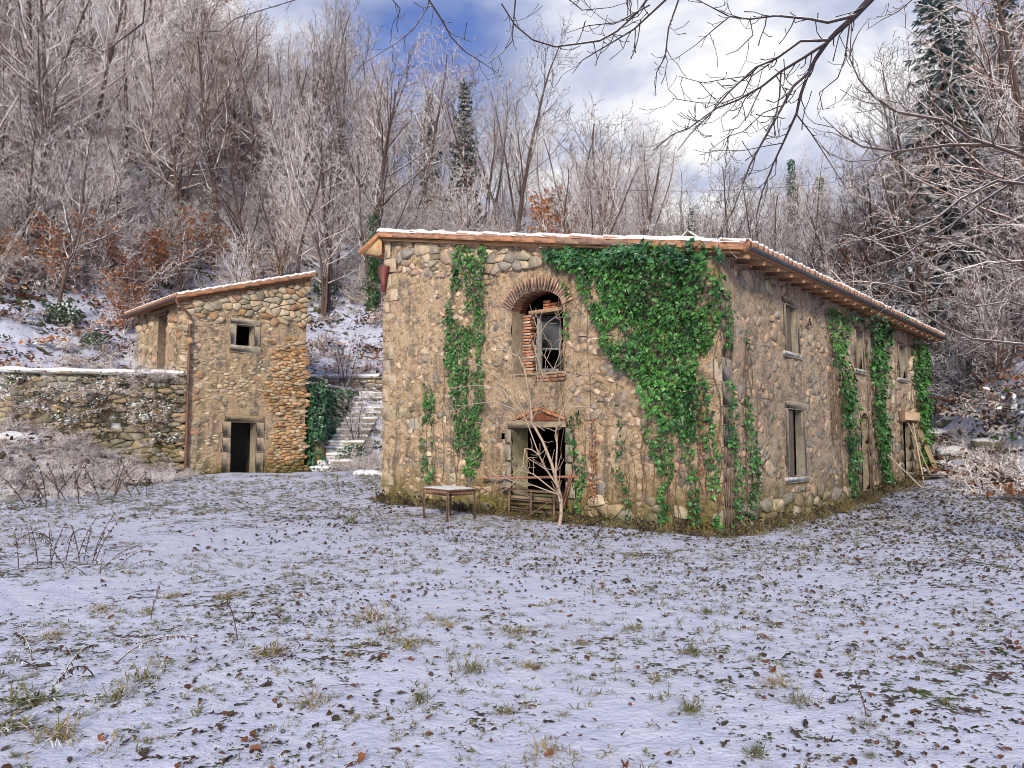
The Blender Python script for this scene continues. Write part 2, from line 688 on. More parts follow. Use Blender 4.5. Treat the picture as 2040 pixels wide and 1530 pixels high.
M['beech'] = mk_leaf('russet beech leaf', (.20, .065, .025), (.50, .22, .10), .7, snow=(.62, .95, 3, .9))
M['evergreen'] = mk_leaf('snowy evergreen leaf', (.016, .04, .018), (.07, .13, .05), .6, snow=(.15, .6, 3, 1.1))
M['needle'] = mk_leaf('spruce needle', (.020, .050, .045), (.09, .17, .15), .7, snow=(.35, .85, 1.5, 1.0))
M['deadleaf'] = mk_leaf('dead leaf', (.035, .017, .012), (.27, .105, .045), .75)
M['darkleaf'] = mk_leaf('frosted dark leaf', (.018, .014, .012), (.10, .075, .045), .75)
M['grass'] = mk_leaf('winter grass', (.04, .085, .022), (.42, .27, .10), .75, snow=(.93, 1.05, 9, .5))
M['weed'] = mk_leaf('dry weed', (.035, .024, .022), (.16, .10, .065), .85, snow=(.55, .9, 9, .8))
sg = Mt('dusty glass', .12, .5)
M['glass'] = sg.done((.10, .11, .13))

# ------------------------------------------------------------------ ground
def build_ground():
    azs = np.radians(np.concatenate([np.linspace(-88, -40, 60)[:-1], np.linspace(-40, 40, 620), np.linspace(40, 88, 60)[1:]]))
    rr = [1.2]
    while rr[-1] < 28:
        rr.append(rr[-1] * 1.0095)
    while rr[-1] < 150:
        rr.append(rr[-1] * 1.013)
    rr = np.array(rr)
    A, Rr = np.meshgrid(azs, rr)
    X = (Rr * np.sin(A)).ravel()
    Y = (Rr * np.cos(A)).ravel()
    Z = gz(X, Y)
    r = np.hypot(X, Y)
    near = 1 - sst(r, 12, 26)
    Z = Z + near * (fbm(X * 7, Y * 7, 11, 3) * .012)
    hx, hy = h_local(X, Y)
    dh = np.maximum(np.maximum(-hx, hx - HW), np.maximum(-hy, hy - HL))
    sx, sy = s_local(X, Y)
    ds = np.maximum(np.maximum(-sx, sx - SW), np.maximum(-sy, sy - SL))
    cov = .622 + .11 * fbm(X * .25, Y * .25, 21, 3) + .12 * fbm(X * 1.1, Y * 1.1, 22, 2)
    cov = cov - .45 * (1 - sst(dh, .08, .50 + .3 * fbm(X, Y, 8, 2)))
    cov = cov - .40 * (1 - sst(ds, .1, .5))
    hill = sst(r, 30, 36)
    cov = cov * (1 - hill) + hill * (.58 + .12 * (1 - sst(r, 34, 46)) + .18 * fbm(X * .22, Y * .22, 23, 3))
    na, n_r = len(azs), len(rr)
    i = np.arange(n_r - 1)[:, None] * na
    j = np.arange(na - 1)[None, :]
    F = np.stack([i + j, i + j + 1, i + na + j + 1, i + na + j], axis=-1).reshape(-1, 4)
    me = mesh_from('ground', np.stack([X, Y, Z], 1), F, M['ground'], True, extra={'cover': cov, 'hill': sst(r, 26, 32)})
    obj('ground', me, kind='structure')
    # the meadow behind the standpoint
    xs = np.linspace(-90, 90, 60)
    ys = np.linspace(-60, 6, 24)
    XX, YY = np.meshgrid(xs, ys)
    V = np.stack([XX.ravel(), YY.ravel(), np.full(XX.size, -.12)], 1)
    i = np.arange(23)[:, None] * 60
    j = np.arange(59)[None, :]
    F = np.stack([i + j, i + j + 1, i + 61 + j, i + 60 + j], axis=-1).reshape(-1, 4)
    me = mesh_from('meadow', V, F, M['ground'], True, extra={'cover': np.full(len(V), .8), 'hill': np.zeros(len(V))})
    obj('meadow', me, kind='structure')


build_ground()


# ------------------------------------------------------------------ masonry
def clip_poly(P, n, c):
    out = []
    for i in range(len(P)):
        a, b = P[i], P[(i + 1) % len(P)]
        da, db = a[0] * n[0] + a[1] * n[1] - c, b[0] * n[0] + b[1] * n[1] - c
        if da <= 0:
            out.append(a)
        if (da < 0) != (db < 0) and abs(da - db) > 1e-12:
            t = da / (da - db)
            out.append((a[0] + (b[0] - a[0]) * t, a[1] + (b[1] - a[1]) * t))
    return out


def rubble_cells(S, Tm, cell, joint, r, stretch=1.45, jit=.42):
    """Voronoi rubble over [0,S]x[0,Tm]; returns polygons"""
    ch, cw = cell, cell * stretch
    nx, ny = int(S / cw) + 2, int(Tm / ch) + 2
    pts = []
    for b in range(-1, ny + 1):
        for a in range(-1, nx + 1):
            if r.random() < .12:
                continue
            pts.append(((a + .5 * (b % 2) + r.uniform(-jit, jit)) * cw, (b + .5 + r.uniform(-jit, jit)) * ch))
    A = np.array(pts)
    B = A * np.array([1 / stretch, 1.0])
    cells = []
    for i, p in enumerate(pts):
        if not (-.1 < p[0] < S + .1 and -.1 < p[1] < Tm + .1):
            continue
        d2 = ((B - B[i]) ** 2).sum(1)
        nb = np.argsort(d2)[1:15]
        P = [(p[0] - cw * 1.2, p[1] - ch * 1.2), (p[0] + cw * 1.2, p[1] - ch * 1.2), (p[0] + cw * 1.2, p[1] + ch * 1.2), (p[0] - cw * 1.2, p[1] + ch * 1.2)]
        for k in nb:
            n = (B[k] - B[i]) * np.array([1 / stretch, 1.0])
            ln = math.hypot(*n)
            n = n / ln
            mid = (A[i] + A[k]) / 2
            P = clip_poly(P, n, float(mid @ n) - joint / 2)
            if len(P) < 3:
                break
        if len(P) >= 3:
            cells.append(P)
    return cells


def course_cells(S, Tm, hmin, hmax, joint, r):
    cells = []
    t = 0
    while t < Tm:
        h = r.uniform(hmin, hmax)
        s = -r.uniform(0, .3)
        while s < S:
            w = h * r.uniform(1.0, 2.6)
            a = joint / 2
            j = lambda: r.uniform(-.08, .08) * h
            cells.append([(s + a + j() * .3, t + a + j()), (s + w - a + j() * .3, t + a + j()), (s + w - a + j() * .3, t + h - a + j()), (s + a + j() * .3, t + h - a + j())])
            s += w
        t += h
    return cells


def stone_geo(P, d0, d1, r, soft=.13):
    """a rough stone from outline P (s,t): base ring, face ring, domed cap"""
    n = len(P)
    Q = []
    for i in range(n):
        a, b, c = P[i - 1], P[i], P[(i + 1) % n]
        f = soft
        Q.append((b[0] + (a[0] - b[0]) * f, b[1] + (a[1] - b[1]) * f))
        Q.append((b[0] + (c[0] - b[0]) * f, b[1] + (c[1] - b[1]) * f))
    Q = np.array(Q)
    if len(Q) > 12:
        Q = Q[np.linspace(0, len(Q) - 1, 12).astype(int)]
    c = Q.mean(0)
    n = len(Q)
    h = d1 - d0
    rings = []
    for sc, d in ((1.0, d0), (.99, d0 + h * .90), (.95, d1)):
        rr = c + (Q - c) * sc
        dd = d + np.array([r.uniform(-.10, .10) * h * (sc < 1.5) for _ in range(n)]) * (d > d0)
        rings.append(np.stack([rr[:, 0], dd, rr[:, 1]], 1))
    V = np.vstack(rings)
    F = []
    for k in range(2):
        for i in range(n):
            j = (i + 1) % n
            F.append((k * n + i, k * n + j, (k + 1) * n + j, (k + 1) * n + i))
    F.append(tuple(2 * n + i for i in range(n)))
    return V, F


def area(P):
    return abs(sum(P[i][0] * P[(i + 1) % len(P)][1] - P[(i + 1) % len(P)][0] * P[i][1] for i in range(len(P)))) / 2


GREYS = [(.33, .30, .26), (.26, .24, .215), (.37, .33, .275), (.42, .36, .27), (.34, .27, .20), (.46, .36, .26), (.24, .22, .205), (.38, .28, .21), (.30, .24, .19)]
WARMS = [(.56, .46, .33), (.48, .36, .24), (.58, .49, .36), (.46, .39, .30), (.46, .28, .18), (.42, .34, .24), (.58, .46, .32), (.38, .33, .26), (.46, .29, .17)]


def facade(S, topfn, holes, dfun, res, mp, mat, name, parent, t0=-.25):
    ss = list(np.arange(0, S + 1e-6, res)) + [S]
    tmax = max(topfn(0), topfn(S))
    ts = list(np.arange(t0, tmax + res, res))
    for h in holes:
        ss += [h[0], h[1]]
        ts += [h[2], h[3]]
    ss = np.unique(np.round(ss, 4))
    ts = np.unique(np.round(ts, 4))
    ss = ss[np.concatenate(([True], np.diff(ss) > .004))]
    ts = ts[np.concatenate(([True], np.diff(ts) > .004))]
    Sg, Tg = np.meshgrid(ss, ts)
    Tt = np.minimum(Tg, np.vectorize(topfn)(Sg))
    D = dfun(Sg, Tt)
    V = mp(Sg.ravel(), D.ravel(), Tt.ravel())
    ns, n_t = len(ss), len(ts)
    cs = (ss[:-1] + ss[1:]) / 2
    ct = (ts[:-1] + ts[1:]) / 2
    CS, CT = np.meshgrid(cs, ct)
    keep = CT - res < np.vectorize(topfn)(CS)
    for h in holes:
        inside = (CS > h[0]) & (CS < h[1]) & (CT > h[2]) & (CT < h[3])
        if len(h) > 4 and h[4]:
            inside &= CT < h[4](CS)
        keep &= ~inside
    b, a = np.nonzero(keep)
    F = np.stack([b * ns + a, b * ns + a + 1, (b + 1) * ns + a + 1, (b + 1) * ns + a], 1)
    return obj(name, mesh_from(name, V, F, mat, True), parent)


def reveal(h, depth, mp, mat, parent, tint, arch=None, name='reveal', lip=.0):
    s0, s1, t0, t1 = h[:4]
    P = [(s0, t0), (s1, t0)]
    if arch:
        xs = np.linspace(s1, s0, 15)
        P += [(x, float(arch(x))) for x in xs]
    else:
        P += [(s1, t1), (s0, t1)]
    P = np.array(P)
    n = len(P)
    V = np.vstack([mp(P[:, 0], np.full(n, d), P[:, 1]) for d in (lip, -depth * .5, -depth)])
    F = []
    for k in range(2):
        for i in range(n):
            j = (i + 1) % n
            F.append((k * n + i, k * n + j, k * n + n + j, k * n + n + i))
    return obj(name, mesh_from(name, V, F, mat, False, uni=tint), parent)


def lay_stones(cells, expose, holes, topfn, wall, mat, mp, palette, r, nmax, budget, soft=.12, d_in=-.06, tint_var=.15):
    """stones that stand clear of the render; the largest ones become objects"""
    items = []
    for P in cells:
        c = np.mean(np.array(P), 0)
        if any(h[0] - .05 < x < h[1] + .05 and h[2] - .05 < y < h[3] + .05 for h in holes for x, y in list(P) + [tuple(c)]):
            continue
        if any(y > topfn(x) - .02 for x, y in P) or c[1] < -.15:
            continue
        e = expose(c[0], c[1])
        if e is None:
            continue
        items.append((area(P), P, e))
    items.sort(key=lambda q: -q[0])
    rest = MB()
    for k, (a, P, e) in enumerate(items):
        V, F = stone_geo(P, d_in, e, r, soft)
        t = np.array(r.choice(palette)) * r.uniform(1 - tint_var, 1 + tint_var)
        Vw = mp(V[:, 0], V[:, 1], V[:, 2])
        if k < nmax and budget[0] > 0:
            budget[0] -= 1
            obj('stone', mesh_from('stone', Vw, F, mat, False, uni=t), wall)
        else:
            rest.add(Vw, F, t)
    if rest.n:
        rest.build('small_stones', mat, wall, kind='stuff')


def block(parent, name, c, size, mp, mat, tint, r, bev=.02, jit=.008):
    """a dressed block given in wall coordinates (s, d, t)"""
    V, F = cbox(c, size, bev, jit=jit, r=r)
    return obj(name, mesh_from(name, mp(V[:, 0], V[:, 1], V[:, 2]), F, mat, False, uni=tint), parent)


# ------------------------------------------------------------------ farmhouse
house = thing('farmhouse', 'long two storey rubble stone farmhouse half covered in green ivy', 'house', (HP[0], HP[1], 0), HA)


def mpf(s, d, t):
    return np.stack([np.asarray(s, float), -np.asarray(d, float), np.asarray(t, float)], -1)


def mpr(s, d, t):
    return np.stack([HW + np.asarray(d, float), np.asarray(s, float), np.asarray(t, float)], -1)


def roofz(x):
    return 7.22 - .197 * x


def topf(s):
    return roofz(s) - .10


def topr(s):
    return roofz(HW) - .10


def arch_up(x):
    u = (np.asarray(x) - 5.27) / .73
    return 4.62 + .44 * np.sqrt(np.clip(1 - u * u * .98, 0, 1))


UP = (4.54, 6.0, 3.2, 5.2, arch_up)
LOW = (4.57, 6.07, .47, 1.98)
PUT = (2.60, 2.78, 5.72, 5.92)
PUT2 = (4.22, 4.33, 1.72, 1.86)
holes_f = [UP, LOW, PUT, PUT2]


def dfront(s, t):
    d = .03 * fbm(s * .9, t * .9, 31, 3) + .045 * fbm(s * 3.2, t * 3.8, 33, 3) + .05 * fbm(s * 8, t * 9, 35, 4, .7)
    top_strip = sst(t, 0, 1) * sst(t - (topf(s) - .95), -.25, .25) * (1 - sst(s, 6.0, 7.0))
    return d - .05 * top_strip - .03 * (1 - sst(t, .2, .6)) * sst(s, 6, 7)


wall_f = facade(HW, topf, holes_f, dfront, .032, mpf, M['plaster'], 'wall', house)
rs = random.Random(11)
budget = [300]


def exp_front(s, t):
    top = topf(s)
    edge = top - .62 - .35 * float(fbm(s * .8, 3.0, 41, 2))
    if s > 3.8:
        edge -= .45
    if t > edge and s < 6.6:
        return rs.uniform(.02, .055)
    if s > 6.2 and t < .5 and rs.random() < .6:
        return rs.uniform(.03, .07)
    if t < .45 and rs.random() < .5:
        return rs.uniform(.03, .06)
    if rs.random() < .06:
        return rs.uniform(.0, .02)
    return None


cells = rubble_cells(HW, 7.2, .215, .022, rs)
quoin_zone = [(-.1, .42, 0, 8), (HW - .40, HW + .2, 0, 8)]
ring = (4.05, 6.35, 2.9, 5.4)
lay_stones(cells, exp_front, [UP[:4], LOW, PUT, PUT2, ring, (4.2, 6.5, -.3, 2.4)] + quoin_zone, topf, wall_f, M['stone'], mpf, GREYS[:6] + WARMS[:4] + WARMS[6:8], rs, 180, budget)
FINE = [(.52, .38, .27), (.46, .33, .23), (.58, .46, .34), (.40, .31, .24), (.34, .29, .245), (.50, .36, .26), (.27, .235, .20), (.62, .50, .38)]
fine_no = [UP[:4], LOW, PUT, PUT2, (4.2, 6.35, 4.55, 5.5), (4.4, 6.3, 1.9, 2.45)]
cells = rubble_cells(HW, 7.2, .125, .02, rs, 1.4)
lay_stones(cells, lambda s, t: rs.uniform(-.05, .028) if rs.random() < .8 else None, fine_no + quoin_zone, topf, wall_f, M['stone'], mpf, FINE, rs, 0, budget, d_in=-.08)
# quoins of the two front corners
for side in (0, 1):
    t = 0.0
    k = 0
    while True:
        h = rs.uniform(.28, .52)
        ln = rs.uniform(.40, .62) if k % 2 else rs.uniform(.22, .36)
        top = topf(0 if not side else HW)
        if t + h > top - .03:
            break
        tint = np.array(rs.choice([(.42, .34, .26), (.46, .38, .29), (.38, .33, .27), (.48, .38, .28)])) * rs.uniform(.85, 1.1)
        s0 = -.012 if not side else HW - ln + .012
        V, F = cbox((s0 + ln / 2, -.2 + rs.uniform(-.02, .004) - .018 - .03 * side, t + h / 2), (ln, .46, h - .006), .02, jit=.012, r=rs)
        obj('quoin', mesh_from('quoin', mpf(V[:, 0], V[:, 1], V[:, 2]), F, M['stone'], False, uni=tint), wall_f)
        t += h
        k += 1

# right wall
WIN_R = [(3.28, 3.97, 3.64, 4.68), (8.35, 8.96, 3.61, 4.68), (12.92, 13.65, 3.63, 4.68), (3.27, 4.21, .91, 2.38)]


def arch_d2(x):
    u = (np.asarray(x) - 8.9) / .40
    return 2.05 + .36 * np.sqrt(np.clip(1 - u * u * .98, 0, 1))


DOOR_R = [(8.51, 9.28, .30, 2.45, arch_d2), (13.05, 14.1, .2, 2.25)]


def dright(s, t):
    return .03 * fbm(s * .9, t * .9, 51, 3) + .04 * fbm(s * 2.6, t * 3.4, 53, 3) + .05 * fbm(s * 7, t * 9, 55, 4, .7)


wall_r = facade(HL, topr, WIN_R + DOOR_R, dright, .045, mpr, M['plaster_side'], 'wall', house)


def exp_right(s, t):
    if t > topr(s) - .42 and s < 3 and rs.random() < .8:
        return rs.uniform(.03, .06)
    if t < .55 and rs.random() < .75:
        return rs.uniform(.03, .08)
    if s > 11.5 and 1.0 < t < 4.6 and rs.random() < .45:
        return rs.uniform(.03, .06)
    if rs.random() < .08:
        return rs.uniform(.0, .025)
    return None


cells = rubble_cells(HL, 5.3, .25, .03, rs)
lay_stones(cells, exp_right, [(h[0] - .2, h[1] + .25, h[2] - .2, h[3] + .22) for h in WIN_R + DOOR_R] + [(-.1, .40, 0, 8)], topr, wall_r, M['stone'], mpr, GREYS + WARMS[:4], rs, 110, budget)

cells = rubble_cells(HL, 5.3, .14, .02, rs, 1.4)
lay_stones(cells, lambda s, t: rs.uniform(-.05, .032) if rs.random() < .8 else None, [(-.1, .40, 0, 8)] + [(h[0] - .1, h[1] + .1, h[2] - .1, h[3] + .1) for h in WIN_R + DOOR_R], topr, wall_r, M['stone'], mpr, FINE[:2] + FINE[3:7] + GREYS[:2], rs, 0, budget, d_in=-.08)
# remaining walls
V = np.array([[0, HL, -.2], [HW, HL, -.2], [HW, HL, roofz(HW) - .1], [0, HL, roofz(0) - .1], [0, 0, -.2], [0, 0, roofz(0) - .1]])
obj('wall', mesh_from('wall', V, [(0, 1, 2, 3), (4, 0, 3, 5)], M['plaster']), house)
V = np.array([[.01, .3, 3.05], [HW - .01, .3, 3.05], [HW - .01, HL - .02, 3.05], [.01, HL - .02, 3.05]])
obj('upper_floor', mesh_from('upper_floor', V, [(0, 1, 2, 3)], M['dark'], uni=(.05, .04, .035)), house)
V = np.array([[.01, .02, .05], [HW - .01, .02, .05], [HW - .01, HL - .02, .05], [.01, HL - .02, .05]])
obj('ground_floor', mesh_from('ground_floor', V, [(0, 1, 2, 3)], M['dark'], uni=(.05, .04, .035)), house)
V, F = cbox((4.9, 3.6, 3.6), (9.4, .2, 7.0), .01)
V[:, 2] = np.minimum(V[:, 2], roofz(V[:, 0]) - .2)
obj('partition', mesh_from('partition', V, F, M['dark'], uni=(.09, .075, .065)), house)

# upper front opening: brick arch, brick stack, timber lintel, casement
reveal(UP, .5, mpf, M['stone_dry'], house, (.30, .24, .17), arch_up)
n_b = 27
for k in range(n_b):
    th = math.pi * (.045 + .91 * (k + .5) / n_b)
    cx, cz, ra, rb = 5.27, 4.60, .73 + .15, .46 + .14
    s_, t_ = cx + ra * math.cos(th), cz + rb * math.sin(th)
    nx, nz_ = math.cos(th) / ra, math.sin(th) / rb
    ang = math.atan2(nz_, nx)
    V, F = cbox((0, 0, 0), (.30, .3, .060), .008, jit=.006, r=rs)
    ca, sa = math.cos(ang), math.sin(ang)
    S_ = s_ + V[:, 0] * ca - V[:, 2] * sa
    T_ = t_ + V[:, 0] * sa + V[:, 2] * ca
    tint = np.array([(.55, .37, .27), (.48, .29, .20), (.58, .43, .33), (.42, .25, .175)][k % 4]) * rs.uniform(.85, 1.15)
    obj('brick', mesh_from('brick', mpf(S_, V[:, 1] - .105, T_), F, M['brick'], uni=tint), wall_f)
for k in range(24):   # bricks of the vault soffit behind the ring
    th = math.pi * (.03 + .94 * (k + .5) / 24)
    s_, t_ = 5.27 + .742 * math.cos(th), 4.60 + .475 * math.sin(th)
    ang = math.atan2(math.sin(th) / .475, math.cos(th) / .742)
    V, F = cbox((0, 0, 0), (.05, .24, .064), .006, jit=.003, r=rs)
    ca, sa = math.cos(ang), math.sin(ang)
    obj('brick', mesh_from('brick', mpf(s_ + V[:, 0] * ca - V[:, 2] * sa, V[:, 1] - .385, t_ + V[:, 0] * sa + V[:, 2] * ca), F, M['brick'], uni=np.array((.34, .12, .07)) * rs.uniform(.8, 1.2)), wall_f)
for k in range(20):   # broken brick stack beside the door
    z = 3.22 + k * .068
    w = .23 + .03 * math.sin(k * 1.7) + (.07 if k < 8 else 0) + (.05 if k == 12 else 0)
    tint = np.array([(.46, .21, .13), (.50, .30, .2), (.44, .17, .10), (.5, .38, .28)][(k * 7) % 4]) * rs.uniform(.8, 1.15)
    block(wall_f, 'brick', (4.56 + .10 + w / 2 + rs.uniform(-.01, .015), -.36, z + .03), (w, .22, .058), mpf, M['brick'], tint, rs, .008, .004)
block(house, 'lintel', (5.42, -.36, 4.615), (1.18, .24, .09), mpf, M['wood'], (.36, .24, .16), rs, .01)
for k in range(9):    # brick infill above the lintel
    block(wall_f, 'brick', (5.28 + (k % 4) * .2, -.40, 4.70 + (k // 4) * .07), (.19, .12, .06), mpf, M['brick'], np.array((.42, .17, .10)) * rs.uniform(.8, 1.2), rs, .006, .004)
block(house, 'sill', (5.3, -.2, 3.17), (1.5, .44, .09), mpf, M['stone_dry'], (.40, .30, .2), rs, .02, .012)
for k in range(8):
    block(wall_f, 'brick', (5.35 + (k % 4) * .21, -.02, 3.10 - (k // 4) * .075 + rs.uniform(-.01, .01)), (.2, .14, .06), mpf, M['brick'], np.array((.42, .22, .14)) * rs.uniform(.7, 1.2), rs, .008, .006)
# casement leaf standing open inward
cas = bpy.data.objects.new('casement', None)
COL.objects.link(cas)
cas.parent = house
cas.location = (4.97, .48, 3.24)
cas.rotation_euler = (0, 0, R_(38))
for nm, c, sz in (('stile', (.03, 0, .66), (.06, .045, 1.32)), ('stile', (.47, 0, .66), (.06, .045, 1.32)), ('rail', (.25, 0, 1.29), (.38, .045, .06)), ('rail', (.25, 0, .05), (.38, .045, .10)), ('rail', (.25, 0, .55), (.38, .04, .05))):
    V, F = cbox(c, sz, .006)
    obj(nm, mesh_from(nm, V, F, M['wood'], uni=(.22, .235, .26)), cas)
V, F = cbox((.25, 0, .9), (.38, .008, .72), .001)
obj('pane', mesh_from('pane', V, F, M['glass']), cas)
V, F = cbox((5.0, .42, 3.92), (.07, .07, 1.40), .006)
obj('door_frame', mesh_from('door_frame', V, F, M['wood'], uni=(.22, .225, .23)), house)

# lower front door
reveal(LOW, .54, mpf, M['stone'], house, (.34, .31, .20))
block(house, 'lintel', (5.3, -.06, 2.05), (1.66, .32, .15), mpf, M['stone_dry'], (.36, .29, .20), rs, .02, .012)
for a, b in (((4.62, 2.13), (5.37, 2.36)), ((5.37, 2.36), (6.08, 2.13))):   # leaning relieving tiles
    for k in range(4):
        u = (k + .5) / 4
        s_, t_ = a[0] + (b[0] - a[0]) * u, a[1] + (b[1] - a[1]) * u + .035
        ang = math.atan2(b[1] - a[1], b[0] - a[0])
        V, F = cbox((0, 0, 0), (.19, .22, .07), .008, jit=.005, r=rs)
        S_ = s_ + V[:, 0] * math.cos(ang) - V[:, 2] * math.sin(ang)
        T_ = t_ + V[:, 0] * math.sin(ang) + V[:, 2] * math.cos(ang)
        obj('brick', mesh_from('brick', mpf(S_, V[:, 1] - .03, T_), F, M['brick'], uni=np.array((.50, .23, .12)) * rs.uniform(.85, 1.1)), wall_f)
V = mpf(np.array([4.75, 5.37, 5.95, 5.37]), np.array([.045] * 4), np.array([2.13, 2.13, 2.13, 2.31]))
obj('relieving_gap', mesh_from('relieving_gap', V, [(0, 1, 2, 3)], M['brick'], uni=(.20, .07, .035)), house)
zj = .47
k = 0
while zj < 1.95:      # jamb stones
    h = min(rs.uniform(.3, .45), 1.975 - zj)
    for sd in (0, 1):
        w = rs.uniform(.18, .30)
        c = 4.565 - w / 2 if sd == 0 else 6.075 + w / 2
        block(house, 'jamb_stone', (c, -.06, zj + h / 2), (w, .26, h - .015), mpf, M['stone_dry'], np.array((.33, .29, .23)) * rs.uniform(.85, 1.1), rs, .02, .01)
    zj += h
for k, (x0, x1, z0, z1) in enumerate([(4.55, 5.2, .24, .46), (5.22, 5.75, .2, .46), (5.77, 6.1, .22, .46), (4.5, 5.0, .0, .22), (5.02, 5.6, -.05, .19), (5.62, 6.12, -.02, .2), (4.55, 5.3, -.25, -.03), (5.32, 6.1, -.25, -.06)]):
    block(house, 'threshold_stone', ((x0 + x1) / 2, -.12, (z0 + z1) / 2), (x1 - x0, .4, z1 - z0), mpf, M['stone'], np.array((.30, .22, .15)) * rs.uniform(.8, 1.15), rs, .025, .012)
# openings of the right wall
for i, h in enumerate(WIN_R):
    reveal(h, .17 if i == 3 else .11, mpr, M['stone_dry'], house, (.30, .27, .23), lip=.03)
    s0, s1, t0, t1 = h
    w = .15
    tn = (.46, .385, .295)
    win = bpy.data.objects.new('window', None)
    COL.objects.link(win)
    win.parent = house
    block(win, 'jamb_stone', (s0 - w / 2, -.055, (t0 + t1) / 2), (w, .17, t1 - t0 - .006), mpr, M['stone_dry'], tn, rs, .012, .006)
    block(win, 'jamb_stone', (s1 + w / 2, -.055, (t0 + t1) / 2), (w, .17, t1 - t0 - .006), mpr, M['stone_dry'], tn, rs, .012, .006)
    block(win, 'lintel', ((s0 + s1) / 2, -.055, t1 + .085), (s1 - s0 + 2 * w + .06, .19, .16), mpr, M['stone_dry'], tn, rs, .012, .006)
    block(win, 'sill', ((s0 + s1) / 2, -.04, t0 - .065), (s1 - s0 + 2 * w + .1, .24, .12), mpr, M['rock'], tn, rs, .012, .006)
    if i == 3:
        for k in range(3):
            block(win, 'shutter_board', (s0 + .10 + k * .12, -.30 - .03 * k, 1.6), (.10, .025, 1.35 - .1 * k), mpr, M['wood'], np.array((.26, .15, .10)) * rs.uniform(.8, 1.2), rs, .004, .01)
for h in DOOR_R:
    reveal(h, .16, mpr, M['stone_dry'], house, (.34, .28, .21), h[4] if len(h) > 4 else None)
    s0, s1, t0, t1 = h[:4]
    zj = t0
    top = 2.1 if len(h) > 4 else t1
    while zj < top - .05:
        hh = min(rs.uniform(.3, .5), top - zj)
        for c in (s0 - .12, s1 + .12):
            block(house, 'jamb_stone', (c, -.055, zj + hh / 2), (.24, .18, hh - .012), mpr, M['stone_dry'], np.array((.38, .32, .24)) * rs.uniform(.85, 1.1), rs, .015, .008)
        zj += hh
    if len(h) > 4:
        for k in range(9):
            th = math.pi * (k + .5) / 9
            V, F = cbox((0, 0, 0), (.2, .2, .15), .015, jit=.008, r=rs)
            S_ = 8.9 + .5 * math.cos(th) + V[:, 0] * math.cos(th) - V[:, 2] * math.sin(th)
            T_ = 2.05 + .46 * math.sin(th) + V[:, 0] * math.sin(th) + V[:, 2] * math.cos(th)
            obj('arch_stone', mesh_from('arch_stone', mpr(S_, V[:, 1] - .06, T_), F, M['stone_dry'], uni=np.array((.40, .34, .25)) * rs.uniform(.9, 1.1)), house)
    else:
        block(house, 'lintel', ((s0 + s1) / 2, -.055, t1 + .1), (s1 - s0 + .5, .2, .18), mpr, M['stone_dry'], (.36, .3, .22), rs)
    # board doors set back in the opening
    for k in range(4):
        w = (s1 - s0) / 4
        block(house, 'door_board', (s0 + w * (k + .5), -.36, (t0 + t1) / 2 - .1), (w - .012, .03, t1 - t0 - .25), mpr, M['wood'], np.array((.13, .10, .075)) * rs.uniform(.8, 1.2), rs, .004)
block(house, 'lamp_bracket', (4.62, .05, 4.42), (.18, .12, .22), mpr, M['stone_dry'], (.45, .36, .28), rs, .02)

# roof: slab, verge tiles, soffit, eave tiles, gutter, left overhang
FO, EO = .20, .58     # overhang at the gable and at the eave
y0, y1 = -FO, HL + .3
xr = HW + EO
roof = MB()


def slab(x0, z0, x1, z1, ya, yb, th):
    V = [(x0, ya, z0), (x1, ya, z1), (x1, yb, z1), (x0, yb, z0)]
    V = np.array(V + [(a, b, c - th) for a, b, c in V])
    return V, [(0, 1, 2, 3), (7, 6, 5, 4), (0, 4, 5, 1), (1, 5, 6, 2), (2, 6, 7, 3), (3, 7, 4, 0)]


roof.add(*slab(-.03, roofz(-.03) + .0, xr, roofz(xr), y0, y1, .05), (.42, .20, .11))
roof.add(*slab(-.80, 6.86, -.032, roofz(-.03), y0, y1, .05), (.42, .20, .11))
roof_o = roof.build('roof', M['terracotta'], house)
# snowy barrel tiles: one course along the gable verge, one column end row along the eave, bulk as stuff
n_t = 24
L_r = xr + .03
for k in range(n_t):
    x = -.03 + (k + .5) * L_r / n_t
    V, F = tube([(x - .26, y0 + .09, roofz(x - .26) + .065), (x + .24, y0 + .09, roofz(x + .24) + .035)], [.085, .10], 8)
    V[:, 2] += .012 * np.array([math.sin(q * 3.1 + k) for q in range(len(V))]) + (.018 if k % 2 else 0)
    obj('roof_tile', mesh_from('roof_tile', V, F, M['tile_snow'], True, uni=np.array((.42, .22, .14)) * rs.uniform(.8, 1.1)), roof_o)
n_e = 66
for k in range(n_e):
    y = y0 + .09 + (k + .5) * (y1 - y0 - .1) / n_e
    zt = roofz(xr)
    p = [(xr - .75, y, roofz(xr - .75) + .06), (xr - .25, y, roofz(xr - .25) + .075), (xr + .04 + rs.uniform(-.02, .02), y, zt + .07)]
    V, F = tube(p, [.095, .10, .105], 8)
    F = list(map(tuple, F)) + [tuple(range(len(V) - 8, len(V)))]
    obj('roof_tile', mesh_from('roof_tile', V, F, M['tile_snow'], True, uni=np.array((.42, .22, .14)) * rs.uniform(.8, 1.1)), roof_o)
rows = MB()
for k in range(n_e):
    y = y0 + .25 + (k + .5) * (y1 - y0 - .3) / n_e
    V, F = tube([(-.02, y, roofz(0) + .06), (xr - .7, y, roofz(xr - .7) + .06)], .10, 6)
    rows.add(V, F, (.40, .21, .13))
rows.build('tile_rows', M['tile_snow'], roof_o, kind='stuff', smooth=True)
